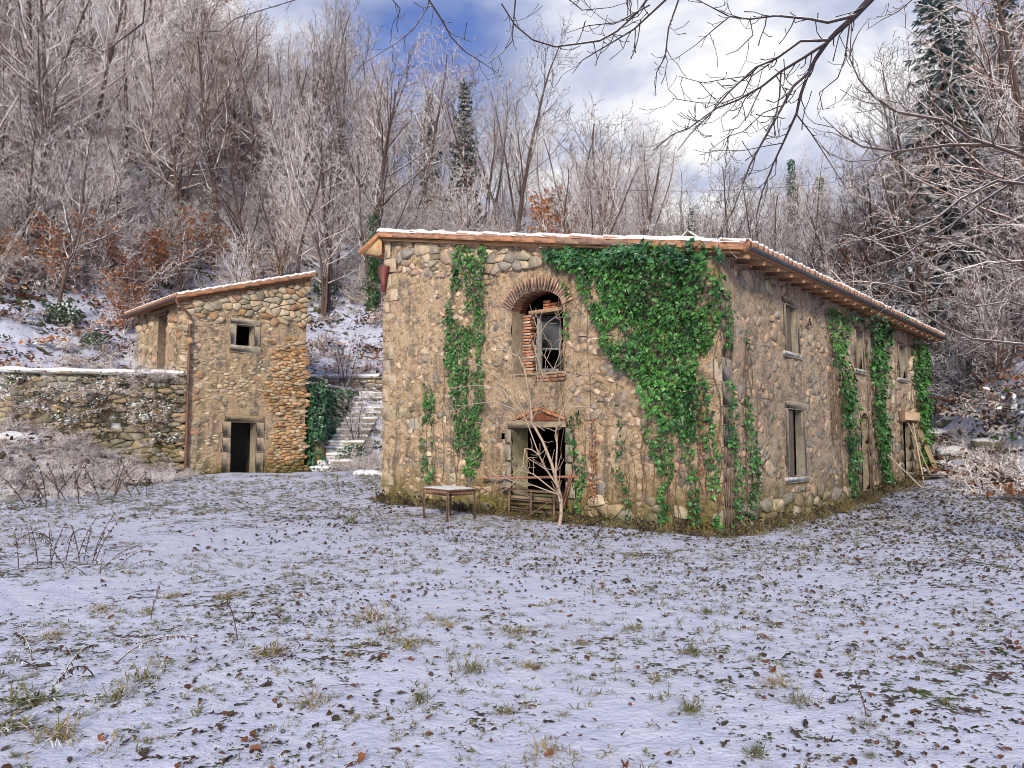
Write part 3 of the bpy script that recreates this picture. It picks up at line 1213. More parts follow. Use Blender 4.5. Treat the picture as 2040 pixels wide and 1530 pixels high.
# uneven snow lying along the gable edge
xs = np.linspace(-.1, xr, 120)
Vs = []
for x in xs:
    hgt = -.075 + .11 * float(vnoise(x * 2.6, 1.0, 61)) + .05 * float(vnoise(x * 9, 2.0, 62))
    for yy, zz_ in ((y0 - .01, .06 + .25 * hgt), (y0 + .02, .10 + hgt), (y0 + .16, .13 + hgt), (y0 + .4, .10)):
        Vs.append((x, yy, roofz(x) + zz_))
i = np.arange(len(xs) - 1)[:, None] * 4
j = np.arange(3)[None, :]
F = np.stack([i + j, i + j + 1, i + j + 5, i + j + 4], -1).reshape(-1, 4)
obj('lying_snow', mesh_from('lying_snow', np.array(Vs), F, M['snowcap'], True, uni=(.80, .81, .86)), roof_o)
# verge planks of fired clay under the snow
n_v = 17
for k in range(n_v):
    xa, xb = -.03 + k * L_r / n_v, -.03 + (k + 1) * L_r / n_v - .012
    xm = (xa + xb) / 2
    V, F = cbox((0, 0, 0), (xb - xa, .05, rs.uniform(.088, .105)), .008, rot=(0, math.atan(.197), 0), jit=.004, r=rs)
    V += np.array([xm, y0 - .012 - (k % 2) * .006, roofz(xm) - .028])
    obj('verge_tile', mesh_from('verge_tile', V, F, M['terracotta'], uni=np.array(rs.choice([(.36, .19, .115), (.31, .18, .12), (.41, .205, .115), (.27, .18, .135)])) * rs.uniform(.8, 1.12)), roof_o)
V, F = cbox((0, 0, 0), (L_r, .2, .05), .01, rot=(0, math.atan(.197), 0))
V += np.array([L_r / 2 - .03, y0 + .13, roofz(L_r / 2) - .105])
obj('verge_board', mesh_from('verge_board', V, F, M['wood'], uni=(.34, .20, .11)), roof_o)
V, F = cbox((0, 0, 0), (.86, .06, .13), .008, rot=(0, -math.atan(.36 / .77), 0))
V += np.array([-.42, y0 - .01, 7.01])
obj('verge_tile', mesh_from('verge_tile', V, F, M['terracotta'], uni=(.44, .21, .11)), roof_o)
V = np.array([(-.78, y0 + .03, 6.83), (-.03, y0 + .03, 7.15), (-.03, y0 + .03, 6.70), (-.16, y0 + .03, 6.67)])
V = np.vstack([V, V + np.array([0, .1, 0])])
obj('bargeboard', mesh_from('bargeboard', V, [(0, 1, 2, 3), (4, 5, 6, 7), (0, 4, 5, 1), (1, 5, 6, 2), (2, 6, 7, 3), (3, 7, 4, 0)], M['wood'], uni=(.50, .33, .19)), roof_o)
# eave soffit planks and rafters
n_s = 7
for k in range(n_s):
    x = HW + .03 + (k + .5) * (EO - .04) / n_s
    V, F = cbox((0, 0, 0), ((EO - .04) / n_s - .008, y1 - y0 - .1, .025), .004)
    V += np.array([x, (y0 + y1) / 2, roofz(x) - .078 - .0 * k])
    obj('soffit_plank', mesh_from('soffit_plank', V, F, M['wood'], uni=np.array((.34, .20, .12)) * rs.uniform(.75, 1.15)), roof_o)
for k in range(24):
    y = .05 + k * (HL - .1) / 23
    V, F = cbox((0, 0, 0), (EO - .03, .085, .10), .008, rot=(0, math.atan(.197), 0))
    V += np.array([HW + EO / 2 + .02, y, roofz(HW + EO / 2) - .150])
    obj('rafter', mesh_from('rafter', V, F, M['wood'], uni=np.array((.34, .20, .12)) * rs.uniform(.85, 1.15)), roof_o)
# gutter: half-round trough with a bent spout at the far end
ang = np.linspace(math.pi, 2 * math.pi, 9)
gx, gz_, gr = xr + .07, roofz(xr) - .005, .066
Vg = []
for yy in np.linspace(y0 + .1, y1 + .25, 12):
    for a in ang:
        Vg.append((gx + gr * math.cos(a), yy, gz_ + gr * math.sin(a)))
    for a in ang[::-1]:
        Vg.append((gx + (gr - .008) * math.cos(a), yy, gz_ + (gr - .008) * math.sin(a)))
i = np.arange(11)[:, None] * 18
j = np.arange(17)[None, :]
F = np.stack([i + j, i + j + 1, i + j + 19, i + j + 18], -1).reshape(-1, 4)
gut = obj('gutter', mesh_from('gutter', np.array(Vg), F, M['metal'], True, uni=(.085, .082, .09)), house)
pp = [(gx, y1 + .15, gz_ - .05), (gx, y1 + .17, gz_ - .22), (gx - .18, y1 + .12, gz_ - .38), (gx - .55, y1 - .02, gz_ - .55), (gx - .66, y1 - .08, gz_ - .60)]
V, F = tube(pp, .05, 8)
obj('spout', mesh_from('spout', V, F, M['metal'], True, uni=(.06, .055, .06)), gut)
# little gabled chimney cap on the slope
ch = bpy.data.objects.new('chimney', None)
COL.objects.link(ch)
ch.parent = roof_o
CX, CY = 8.35, 1.5
V, F = cbox((CX, CY, roofz(CX) + .12), (.5, .5, .36), .02, jit=.01, r=rs)
obj('chimney_stack', mesh_from('chimney_stack', V, F, M['stone_dry'], uni=(.40, .32, .24)), ch)
for sg_ in (-1, 1):
    V, F = cbox((0, 0, 0), (.40, .55, .04), .01, rot=(0, sg_ * R_(38), 0))
    V += np.array([CX + sg_ * .145, CY, roofz(CX) + .43])
    obj('chimney_slab', mesh_from('chimney_slab', V, F, M['tile_snow'], uni=(.30, .25, .20)), ch)

# rusty funnel on the wall
fun = thing('metal_funnel', 'rusty red tapering metal funnel fixed high on the farmhouse corner', 'funnel', (0, 0, 0))
fun.parent = None
fun.matrix_world = house.matrix_basis @ Matrix.Translation((.12, -.12, 6.0))
V = []
for z, hw, dp in ((.33, .145, .10), (.30, .14, .10), (-.12, .055, .05), (-.36, .04, .04)):
    V += [(-hw, -dp, z), (hw, -dp, z), (hw, dp, z), (-hw, dp, z)]
F = [(k * 4 + a, k * 4 + (a + 1) % 4, k * 4 + 4 + (a + 1) % 4, k * 4 + 4 + a) for k in range(3) for a in range(4)] + [(12, 13, 14, 15)]
obj('hopper', mesh_from('hopper', np.array(V), F, M['metal'], uni=(.20, .060, .05)), fun)
V, F = cbox((.0, -.02, .36), (.07, .16, .05), .01)
obj('hook', mesh_from('hook', V, F, M['metal'], uni=(.13, .06, .05)), fun)

# ------------------------------------------------------------------ outbuilding
shed = thing('stone_outbuilding', 'small square stone outbuilding with lean-to tiled roof and black doorway', 'outbuilding', (SP[0], SP[1], SZ), SA)


def mpsf(s, d, t):
    return mpf(s, d, t)


def mpsl(s, d, t):
    return np.stack([-np.asarray(d, float), np.asarray(s, float), np.asarray(t, float)], -1)


def sroof(x):
    return 6.30 + .297 * x


SWIN = (1.73, 2.41, 4.69, 5.45)
SDOOR = (1.63, 2.57, -.02, 1.86)
SSLOT = (2.1, 3.0, 3.55, 5.85)


def dshed(s, t):
    d = .03 * fbm(s * .9, t * .9, 71, 3) + .045 * fbm(s * 3, t * 4.5, 73, 3) + .045 * fbm(s * 7, t * 12, 75, 4, .65)
    return d - .06 * sst(t - 5.35 + .5 * fbm(s, t, 77, 2), 0, .25) - .06 * sst(s + .6 * fbm(s, t, 78, 2), 3.0, 3.4) * (1 - sst(t, 4.4, 5))


wall_s = facade(SW, lambda s: sroof(s) - .12, [SWIN, SDOOR], dshed, .05, mpsf, M['plaster_shed'], 'wall', shed, t0=-.4)
wall_s2 = facade(SL, lambda s: sroof(0) - .12, [SSLOT], dshed, .08, mpsl, M['plaster_shed'], 'wall', shed, t0=2.5)
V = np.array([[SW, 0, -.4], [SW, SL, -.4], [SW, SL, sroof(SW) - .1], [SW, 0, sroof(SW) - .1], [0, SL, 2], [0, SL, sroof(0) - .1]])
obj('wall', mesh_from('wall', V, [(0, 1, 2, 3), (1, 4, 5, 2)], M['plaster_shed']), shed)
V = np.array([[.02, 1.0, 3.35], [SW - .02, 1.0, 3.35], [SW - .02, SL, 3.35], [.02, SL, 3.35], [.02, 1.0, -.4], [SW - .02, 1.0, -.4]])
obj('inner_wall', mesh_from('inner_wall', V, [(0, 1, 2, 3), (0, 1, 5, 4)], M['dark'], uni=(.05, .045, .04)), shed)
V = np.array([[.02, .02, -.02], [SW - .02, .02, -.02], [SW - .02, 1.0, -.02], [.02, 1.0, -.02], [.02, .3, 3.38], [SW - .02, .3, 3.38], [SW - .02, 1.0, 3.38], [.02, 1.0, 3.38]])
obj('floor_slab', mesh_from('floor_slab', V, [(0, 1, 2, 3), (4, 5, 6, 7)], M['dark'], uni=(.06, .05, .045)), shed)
budget = [300]


def exp_shed(s, t):
    lim = 5.45 + .45 * float(fbm(s * .7, 1, 81, 2))
    if t > lim:
        return rs.uniform(.03, .065)
    if s < .55:
        return rs.uniform(.01, .035) if rs.random() < .75 else None
    return rs.uniform(.0, .03) if (rs.random() < .16 and s < 3) else None


SH_NO = [(1.45, 2.72, 4.35, 5.72), (1.3, 2.9, -.3, 2.15)]
cells = rubble_cells(SW, 8, .20, .028, rs, 1.5)
lay_stones(cells, exp_shed, SH_NO, lambda s: sroof(s) - .12, wall_s, M['stone'], mpsf, WARMS, rs, 235, budget)
cells = rubble_cells(SL, 6.3, .24, .03, rs, 1.5)
lay_stones(cells, lambda s, t: rs.uniform(.01, .05) if (t > 3.4 and rs.random() < .6) else None, [SSLOT], lambda s: sroof(0) - .12, wall_s2, M['stone'], mpsl, WARMS, rs, 60, budget)
cells = rubble_cells(SW, 8, .095, .016, rs, 2.0)
OCH = [(.56, .36, .20), (.52, .29, .15), (.60, .42, .26), (.50, .38, .25), (.40, .24, .14), (.56, .46, .33)]
lay_stones(cells, lambda s, t: rs.uniform(-.05, .028) if rs.random() < .8 and s < 3.0 + .4 * float(fbm(t, 1, 79, 2)) else None, SH_NO, lambda s: sroof(s) - .12, wall_s, M['stone'], mpsf, WARMS[:4] + [(.50, .40, .28), (.56, .46, .33)], rs, 0, budget, d_in=-.08)
cells = rubble_cells(SW, 8, .115, .016, rs, 2.1)
lay_stones(cells, lambda s, t: rs.uniform(-.02, .055) if rs.random() < .85 and s > 3.0 + .4 * float(fbm(t, 1, 79, 2)) and t < 5.2 else None, SH_NO, lambda s: sroof(s) - .12, wall_s, M['stone'], mpsf, OCH, rs, 40, budget, d_in=-.08)
reveal(SWIN, .4, mpsf, M['stone_dry'], shed, (.36, .31, .23), lip=.03)
reveal(SDOOR, .45, mpsf, M['stone_dry'], shed, (.36, .30, .22), lip=.03)
reveal(SSLOT, .4, mpsl, M['stone_dry'], shed, (.22, .17, .13))
tn = (.56, .48, .37)
win = bpy.data.objects.new('window', None)
COL.objects.link(win)
win.parent = shed
block(win, 'jamb_stone', (1.62, -.03, 5.06), (.22, .17, .74), mpsf, M['stone_dry'], tn, rs, .012, .006)
block(win, 'jamb_stone', (2.52, -.03, 5.06), (.22, .17, .74), mpsf, M['stone_dry'], tn, rs, .012, .006)
block(win, 'lintel', (2.07, -.03, 5.56), (1.14, .18, .22), mpsf, M['stone_dry'], tn, rs, .012, .006)
block(win, 'sill', (2.08, -.02, 4.55), (1.16, .2, .26), mpsf, M['stone_dry'], tn, rs, .012, .006)
drw = bpy.data.objects.new('doorway', None)
COL.objects.link(drw)
drw.parent = shed
block(drw, 'lintel', (2.12, -.03, 1.985), (1.46, .2, .24), mpsf, M['stone_dry'], (.40, .30, .2), rs, .015, .008)
for c in (1.47, 2.73):
    for z0, z1 in ((-.1, .75), (.76, 1.3), (1.31, 1.86)):
        block(drw, 'jamb_stone', (c, -.03, (z0 + z1) / 2), (.31, .18, z1 - z0 - .012), mpsf, M['stone_dry'], np.array((.52, .42, .31)) * rs.uniform(.9, 1.06), rs, .015, .008)
for k in range(4):
    block(shed, 'door_board', (2.1 + .225 * (k + .5), -.3, 4.7), (.21, .03, 2.3), mpsl, M['wood'], np.array((.14, .085, .06)) * rs.uniform(.8, 1.2), rs, .004)
block(shed, 'lintel', (2.55, .02, 5.92), (1.2, .2, .13), mpsl, M['wood'], (.22, .14, .09), rs)
# roof
sx0, sx1, sy0, sy1 = -.42, SW + .22, -.24, SL + .3
sr = MB()
sr.add(*slab(sx0, sroof(sx0), sx1, sroof(sx1), sy0, sy1, .05), (.42, .2, .11))
sroof_o = sr.build('roof', M['terracotta'], shed)
n_v = 9
Ls = sx1 - sx0
for k in range(n_v):
    xa, xb = sx0 + k * Ls / n_v, sx0 + (k + 1) * Ls / n_v - .012
    xm = (xa + xb) / 2
    V, F = cbox((0, 0, 0), (xb - xa + .02, .05, .10), .008, rot=(0, -math.atan(.297), 0), jit=.004, r=rs)
    V += np.array([xm, sy0 - .012, sroof(xm) - .03])
    obj('verge_tile', mesh_from('verge_tile', V, F, M['terracotta'], uni=np.array(rs.choice([(.46, .22, .11), (.40, .21, .12), (.50, .26, .13)])) * rs.uniform(.8, 1.1)), sroof_o)
for k in range(14):
    x = sx0 + (k + .5) * Ls / 14
    V, F = tube([(x - .2, sy0 + .08, sroof(x - .2) + .05), (x + .2, sy0 + .08, sroof(x + .2) + .075)], [.085, .10], 8)
    obj('roof_tile', mesh_from('roof_tile', V, F, M['tile_snow'], True, uni=(.4, .22, .14)), sroof_o)
for k in range(20):
    y = sy0 + .1 + (k + .5) * (sy1 - sy0 - .1) / 20
    V, F = tube([(sx1, y, sroof(sx1) + .05), (sx0 + .4, y, sroof(sx0 + .4) + .06), (sx0 - .03, y, sroof(sx0) + .05)], [.09, .10, .105], 8)
    F = list(map(tuple, F)) + [tuple(range(len(V) - 8, len(V)))]
    obj('roof_tile', mesh_from('roof_tile', V, F, M['tile_snow'], True, uni=(.4, .22, .14)), sroof_o)
V = []
for x in np.linspace(sx0, sx1, 60):
    hgt = -.05 + .09 * float(vnoise(x * 2.5, 1.0, 66)) + .04 * float(vnoise(x * 9, 1.0, 67))
    for yy, zz_ in ((sy0 - .01, .07), (sy0 + .02, .10 + hgt), (sy0 + .16, .12 + hgt), (sy0 + .4, .10)):
        V.append((x, yy, sroof(x) + zz_))
i = np.arange(59)[:, None] * 4
j = np.arange(3)[None, :]
F = np.stack([i + j, i + j + 1, i + j + 5, i + j + 4], -1).reshape(-1, 4)
obj('lying_snow', mesh_from('lying_snow', np.array(V), F, M['snowcap'], True, uni=(.80, .81, .86)), sroof_o)
V, F = cbox((0, 0, 0), (Ls - .3, .16, .07), .01, rot=(0, -math.atan(.297), 0))
V += np.array([sx0 + Ls / 2 + .1, sy0 + .14, sroof(sx0 + Ls / 2 + .1) - .11])
obj('verge_board', mesh_from('verge_board', V, F, M['wood'], uni=(.36, .21, .12)), sroof_o)
for k in range(4):
    x = sx0 + .03 + (k + .5) * .1
    V, F = cbox((x, (sy0 + sy1) / 2, sroof(x) - .075), (.095, sy1 - sy0 - .1, .025), .004)
    obj('soffit_plank', mesh_from('soffit_plank', V, F, M['wood'], uni=np.array((.38, .22, .13)) * rs.uniform(.85, 1.1)), sroof_o)
Vg = []
gx, gz_, gr = sx0 - .08, sroof(sx0) - .02, .08
for yy in np.linspace(sy0 - .05, sy1, 6):
    for a in ang:
        Vg.append((gx + gr * math.cos(a), yy, gz_ + gr * math.sin(a)))
i = np.arange(5)[:, None] * 9
j = np.arange(8)[None, :]
F = np.stack([i + j, i + j + 1, i + j + 10, i + j + 9], -1).reshape(-1, 4)
obj('gutter', mesh_from('gutter', np.array(Vg), F, M['metal'], True, uni=(.13, .08, .07)), shed)
V, F = tube([(gx, sy0, gz_ - .06), (gx + .04, sy0 - .02, gz_ - .22), (-.05, -.12, gz_ - .50), (.03, -.13, gz_ - .72), (.03, -.12, 3), (.03, -.12, .02)], .052, 8)
obj('downpipe', mesh_from('downpipe', V, F, M['metal'], True, uni=(.15, .075, .055)), shed)
for z in (1.2, 3.2, 5.0):
    V, F = cbox((.03, -.09, z), (.15, .12, .04), .005)
    obj('pipe_clip', mesh_from('pipe_clip', V, F, M['metal'], uni=(.13, .07, .05)), shed)


# ------------------------------------------------------------------ garden walls, steps, rocks
def course_wall(name, label, cat, A, B, zb, zt, th, hmin, hmax, pal, mat, r, nmax=200, cope=True, snowline=True, courses=True):
    """a dry stone wall from A to B (world x,y), face on the right-hand side seen from A to B"""
    A, B = np.array(A, float), np.array(B, float)
    ln = float(np.linalg.norm(B - A))
    t = thing(name, label, cat, (A[0], A[1], 0), math.atan2(B[1] - A[1], B[0] - A[0]))
    V, F = cbox((ln / 2, th / 2 + .03, (zb + zt) / 2), (ln, th, zt - zb), .02)
    obj('core', mesh_from('core', V, F, M['stone_moss'], uni=(.06, .05, .04)), t)
    cells = rubble_cells(ln, zt - zb - .02, (hmin + hmax) * .36, .02, r, 2.2, .33)
    items = sorted(((area(P), P) for P in cells if np.mean([q[0] for q in P]) < ln - .02 and np.mean([q[0] for q in P]) > 0), key=lambda q: -q[0])
    rest = MB()
    for k, (a, P) in enumerate(items):
        V, F = stone_geo(P, -.12, r.uniform(-.04, .09), r, .14)
        Vw = mpf(V[:, 0], V[:, 1], V[:, 2] + zb)
        tint = np.array(r.choice(pal)) * r.uniform(.7, 1.05)
        if k < nmax:
            obj('stone', mesh_from('stone', Vw, F, mat, uni=tint), t)
        else:
            rest.add(Vw, F, tint)
    if rest.n:
        rest.build('small_stones', mat, t, kind='stuff')
    if cope:
        x = 0
        while x < ln - .05:
            w = min(r.uniform(.5, .95), ln - x)
            V, F = cbox((x + w / 2, th / 2 - .06, zt + .05 + r.uniform(-.01, .01)), (w - .015, th + .2, .11), .02, jit=.012, r=r)
            obj('coping_stone', mesh_from('coping_stone', V, F, M['rock'], uni=np.array((.38, .33, .26)) * r.uniform(.85, 1.1)), t)
            x += w
        if snowline:
            Vs = []
            for x in np.linspace(0, ln, int(ln * 8)):
                h = .05 + .06 * float(vnoise(x * 2, 5, 91))
                for yy, zz_ in ((-.17, .10), (-.13, .12 + h), (th * .6, .13 + h), (th + .1, .08)):
                    Vs.append((x, yy, zt + zz_))
            m_ = len(Vs) // 4
            i = np.arange(m_ - 1)[:, None] * 4
            j = np.arange(3)[None, :]
            F = np.stack([i + j, i + j + 1, i + j + 5, i + j + 4], -1).reshape(-1, 4)
            obj('lying_snow', mesh_from('lying_snow', np.array(Vs), F, M['snowcap'], True, uni=(.80, .81, .86)), t)
    return t


rw = random.Random(5)
MOSSY = [(.34, .28, .20), (.28, .24, .18), (.40, .33, .24), (.28, .26, .22), (.44, .34, .22), (.38, .35, .29)]
course_wall('retaining_wall', 'old mossy terrace wall of coursed stone left of the outbuilding', 'wall', (-16.9, 24.62), (-11.45, 26.2), .2, 3.86, .35, .17, .30, MOSSY, M['stone_wall'], rw, 270)
course_wall('garden_wall', 'snow capped stone wall crossing above the stone steps', 'wall', (-10.2, 36.4), (-6.3, 36.0), 3.2, 4.55, .35, .2, .3, MOSSY, M['stone_moss'], rw, 60)
course_wall('stair_wall', 'ivy hung stone wall beside the snowy steps', 'wall', (-8.25, 29.9), (-7.45, 35.6), -.1, 3.86, .3, .2, .32, MOSSY, M['stone_moss'], rw, 120, snowline=False)
course_wall('boundary_wall', 'low mossy stone wall with thick snow at the right edge of the yard', 'wall', (17.1, 28.4), (17.5, 22.2), -.4, 1.55, .5, .18, .34, MOSSY, M['stone_moss'], rw, 120)

steps = thing('stone_steps', 'rough stone steps with snow on their treads climbing behind the buildings', 'steps', (-7.25, 29.6, 0))
for k in range(14):
    y = k * .44
    z = .50 + k * .252
    V, F = cbox((.12 + k * .055 + rw.uniform(-.05, .05), y + .3, z - .12), (1.55 + rw.uniform(-.15, .15), .62, .30), .03, jit=.03, r=rw)
    obj('step', mesh_from('step', V, F, M['stone_moss'], uni=np.array((.33, .29, .22)) * rw.uniform(.8, 1.1)), steps)
    Vs = []
    for x in np.linspace(-.66, .9, 14):
        hh = .03 + .05 * float(vnoise(x * 4, k, 95))
        for yy, zz_ in ((y - .03, .02), (y + .02, .03 + hh), (y + .40, .06 + hh), (y + .45, .02)):
            Vs.append((x + k * .055, yy, z + zz_ + .01))
    i = np.arange(13)[:, None] * 4
    j = np.arange(3)[None, :]
    F = np.stack([i + j, i + j + 1, i + j + 5, i + j + 4], -1).reshape(-1, 4)
    obj('lying_snow', mesh_from('lying_snow', np.array(Vs), F, M['snowcap'], True, uni=(.8, .81, .86)), steps)


def rock_mesh(r, seed, sq=.7):
    import bmesh
    bm = bmesh.new()
    bmesh.ops.create_icosphere(bm, subdivisions=3, radius=1)
    V = np.array([v.co[:] for v in bm.verts])
    F = [tuple(v.index for v in f.verts) for f in bm.faces]
    bm.free()
    n = fbm(V[:, 0] * 1.3 + V[:, 2] * .7, V[:, 1] * 1.3 - V[:, 2] * .9, seed, 3)
    n2 = np.round(fbm(V[:, 0] * .9 + V[:, 2] * 1.1, V[:, 1] * .9 + V[:, 2] * .3, seed + 9, 2) * 4) / 4
    V = V * (1 + .30 * n + .10 * n2)[:, None]
    V[:, 2] = V[:, 2] * sq
    return V, F


def rock(label, x, y, size, seed, tint, sq=.7, name='rock', cat='rock', mat='rock', group=None):
    V, F = rock_mesh(rw, seed, sq)
    V = V * np.array(size)
    o = obj(name, mesh_from(name, V, F, M[mat], True, uni=tint))
    o.location = (x, y, gz1(x, y) + size[2] * (.35 if size[2] > .8 else -.25))
    return tag(o, label, cat, group)


x, y, z = on_ground(612, 935)
rock('large mossy boulder with a snow cap at the outbuilding corner', x, y + .3, (.62, .5, .95), 3, (.24, .21, .14), 1.0, 'boulder', 'boulder', 'stone_moss')
x, y, z = on_ground(716, 945)
rock('dark grey rock left of its twin beside the farmhouse corner', x, y, (.36, .35, .34), 4, (.20, .20, .21))
x, y, z = on_ground(742, 947)
rock('dark grey rock touching the farmhouse corner', x, y, (.40, .36, .38), 5, (.19, .185, .20))
x, y, z = on_ground(35, 880)
rock('pale boulder half buried in the bank under the terrace wall', x, y, (.7, .5, .5), 6, (.38, .33, .24), .8, 'boulder', 'boulder')
for k, (px, py, s) in enumerate([(1870, 870, .7), (1905, 905, .8), (1878, 925, .5), (1945, 895, .6), (1925, 935, .55), (1985, 885, .8), (1965, 930, .5), (1890, 840, .5)]):
    x, y, z = on_ground(px, py)
    rock('snow capped rock in the tumbled stream bank beyond the farmhouse', x, y, (s, s * .8, s * .65), 20 + k, (.22, .205, .19), .75, group='rocks of the stream bank')


# ------------------------------------------------------------------ instancing of uncountable cover
def proto_collection(name, meshes):
    c = bpy.data.collections.new(name)
    for k, me in enumerate(meshes):
        c.objects.link(bpy.data.objects.new('%s_%02d' % (name, k), me))
    return c


def scatter(name, P, rot, scl, pick, coll, label=None, cat=None):
    """one object of cover: copies of a few small plants at given points"""
    me = bpy.data.meshes.new(name)
    P = np.asarray(P, np.float32)
    me.vertices.add(len(P))
    me.vertices.foreach_set('co', P.ravel())
    a = me.attributes.new('rot', 'FLOAT_VECTOR', 'POINT')
    a.data.foreach_set('vector', np.asarray(rot, np.float32).ravel())
    a = me.attributes.new('scl', 'FLOAT', 'POINT')
    a.data.foreach_set('value', np.asarray(scl, np.float32))
    a = me.attributes.new('pick', 'INT', 'POINT')
    a.data.foreach_set('value', np.asarray(pick, np.int32))
    o = obj(name, me, kind='stuff')
    if label:
        tag(o, label, cat)
    g = bpy.data.node_groups.new(name, 'GeometryNodeTree')
    g.interface.new_socket('Geometry', in_out='INPUT', socket_type='NodeSocketGeometry')
    g.interface.new_socket('Geometry', in_out='OUTPUT', socket_type='NodeSocketGeometry')
    gi, go = g.nodes.new('NodeGroupInput'), g.nodes.new('NodeGroupOutput')
    ci = g.nodes.new('GeometryNodeCollectionInfo')
    ci.inputs['Collection'].default_value = coll
    ci.inputs['Separate Children'].default_value = True
    ci.inputs['Reset Children'].default_value = True
    ip = g.nodes.new('GeometryNodeInstanceOnPoints')
    ip.inputs['Pick Instance'].default_value = True

    def na(nm, dt):
        n = g.nodes.new('GeometryNodeInputNamedAttribute')
        n.data_type = dt
        n.inputs['Name'].default_value = nm
        return n.outputs['Attribute']
    L = g.links.new
    L(gi.outputs[0], ip.inputs['Points'])
    L(ci.outputs[0], ip.inputs['Instance'])
    L(na('pick', 'INT'), ip.inputs['Instance Index'])
    e2r = g.nodes.new('FunctionNodeEulerToRotation')
    L(na('rot', 'FLOAT_VECTOR'), e2r.inputs[0])
    L(e2r.outputs[0], ip.inputs['Rotation'])
    L(na('scl', 'FLOAT'), ip.inputs['Scale'])
    L(ip.outputs[0], go.inputs[0])
    md = o.modifiers.new('scatter', 'NODES')
    md.node_group = g
    return o


# ------------------------------------------------------------------ leaves, grass, weeds
def rot_mats(n, g, tilt=None, base=None):
    """random rotation matrices (n,3,3)"""
    q = g.normal(size=(n, 4))
    q /= np.linalg.norm(q, axis=1, keepdims=True)
    w, x, y, z = q.T
    return np.stack([np.stack([1 - 2 * (y * y + z * z), 2 * (x * y - z * w), 2 * (x * z + y * w)], -1),
                     np.stack([2 * (x * y + z * w), 1 - 2 * (x * x + z * z), 2 * (y * z - x * w)], -1),
                     np.stack([2 * (x * z - y * w), 2 * (y * z + x * w), 1 - 2 * (x * x + y * y)], -1)], 1)


def many(V0, F0, Rm, S, P, tints):
    """merged copies of a small shape"""
    n = len(P)
    V = np.einsum('nij,kj->nki', Rm, V0) * np.asarray(S)[:, None, None] + np.asarray(P)[:, None, :]
    F = (np.asarray(F0)[None] + (np.arange(n) * len(V0))[:, None, None]).reshape(-1, len(F0[0]))
    T = np.repeat(np.asarray(tints), len(V0), axis=0)
    return V.reshape(-1, 3), F, T


# ivy leaf: lies in x (across) / z (down towards the tip), face towards -y
IV = np.array([(0, -.10, .42), (0, 0, .0), (.22, .03, .04), (.48, .06, .28), (.26, .0, .42), (.24, .02, .62), (0, .05, 1.0),
               (-.24, .02, .62), (-.26, .0, .42), (-.48, .06, .28), (-.22, .03, .04)]) * np.array([1, 1, -1])
IVF = [(0, k, k + 1) for k in range(1, 10)] + [(0, 10, 1)]
# broad dead leaf, curled
DL = np.array([(0, 0, .02), (.0, -.5, .05), (.26, -.28, .14), (.34, .05, .20), (.2, .34, .12), (0, .55, .03), (-.2, .34, .14), (-.34, .05, .17), (-.26, -.28, .10)])
DLF = [(0, k, k + 1) for k in range(1, 8)] + [(0, 8, 1)]


def euler_mats(rx, ry, rz):
    cx, sx, cy, sy, cz, sz = np.cos(rx), np.sin(rx), np.cos(ry), np.sin(ry), np.cos(rz), np.sin(rz)
    o = np.zeros((len(np.atleast_1d(rz)), 3, 3))
    o[:, 0, 0] = cz * cy
    o[:, 0, 1] = cz * sy * sx - sz * cx
    o[:, 0, 2] = cz * sy * cx + sz * sx
    o[:, 1, 0] = sz * cy
    o[:, 1, 1] = sz * sy * sx + cz * cx
    o[:, 1, 2] = sz * sy * cx - cz * sx
    o[:, 2, 0] = -sy
    o[:, 2, 1] = cy * sx
    o[:, 2, 2] = cy * cx
    return o


def in_poly(P, x, y):
    x, y = np.asarray(x), np.asarray(y)
    c = np.zeros(x.shape, bool)
    for i in range(len(P)):
        (x1, y1), (x2, y2) = P[i], P[(i + 1) % len(P)]
        if y1 == y2:
            continue
        c ^= ((y1 > y) != (y2 > y)) & (x < (x2 - x1) * (y - y1) / (y2 - y1) + x1)
    return c


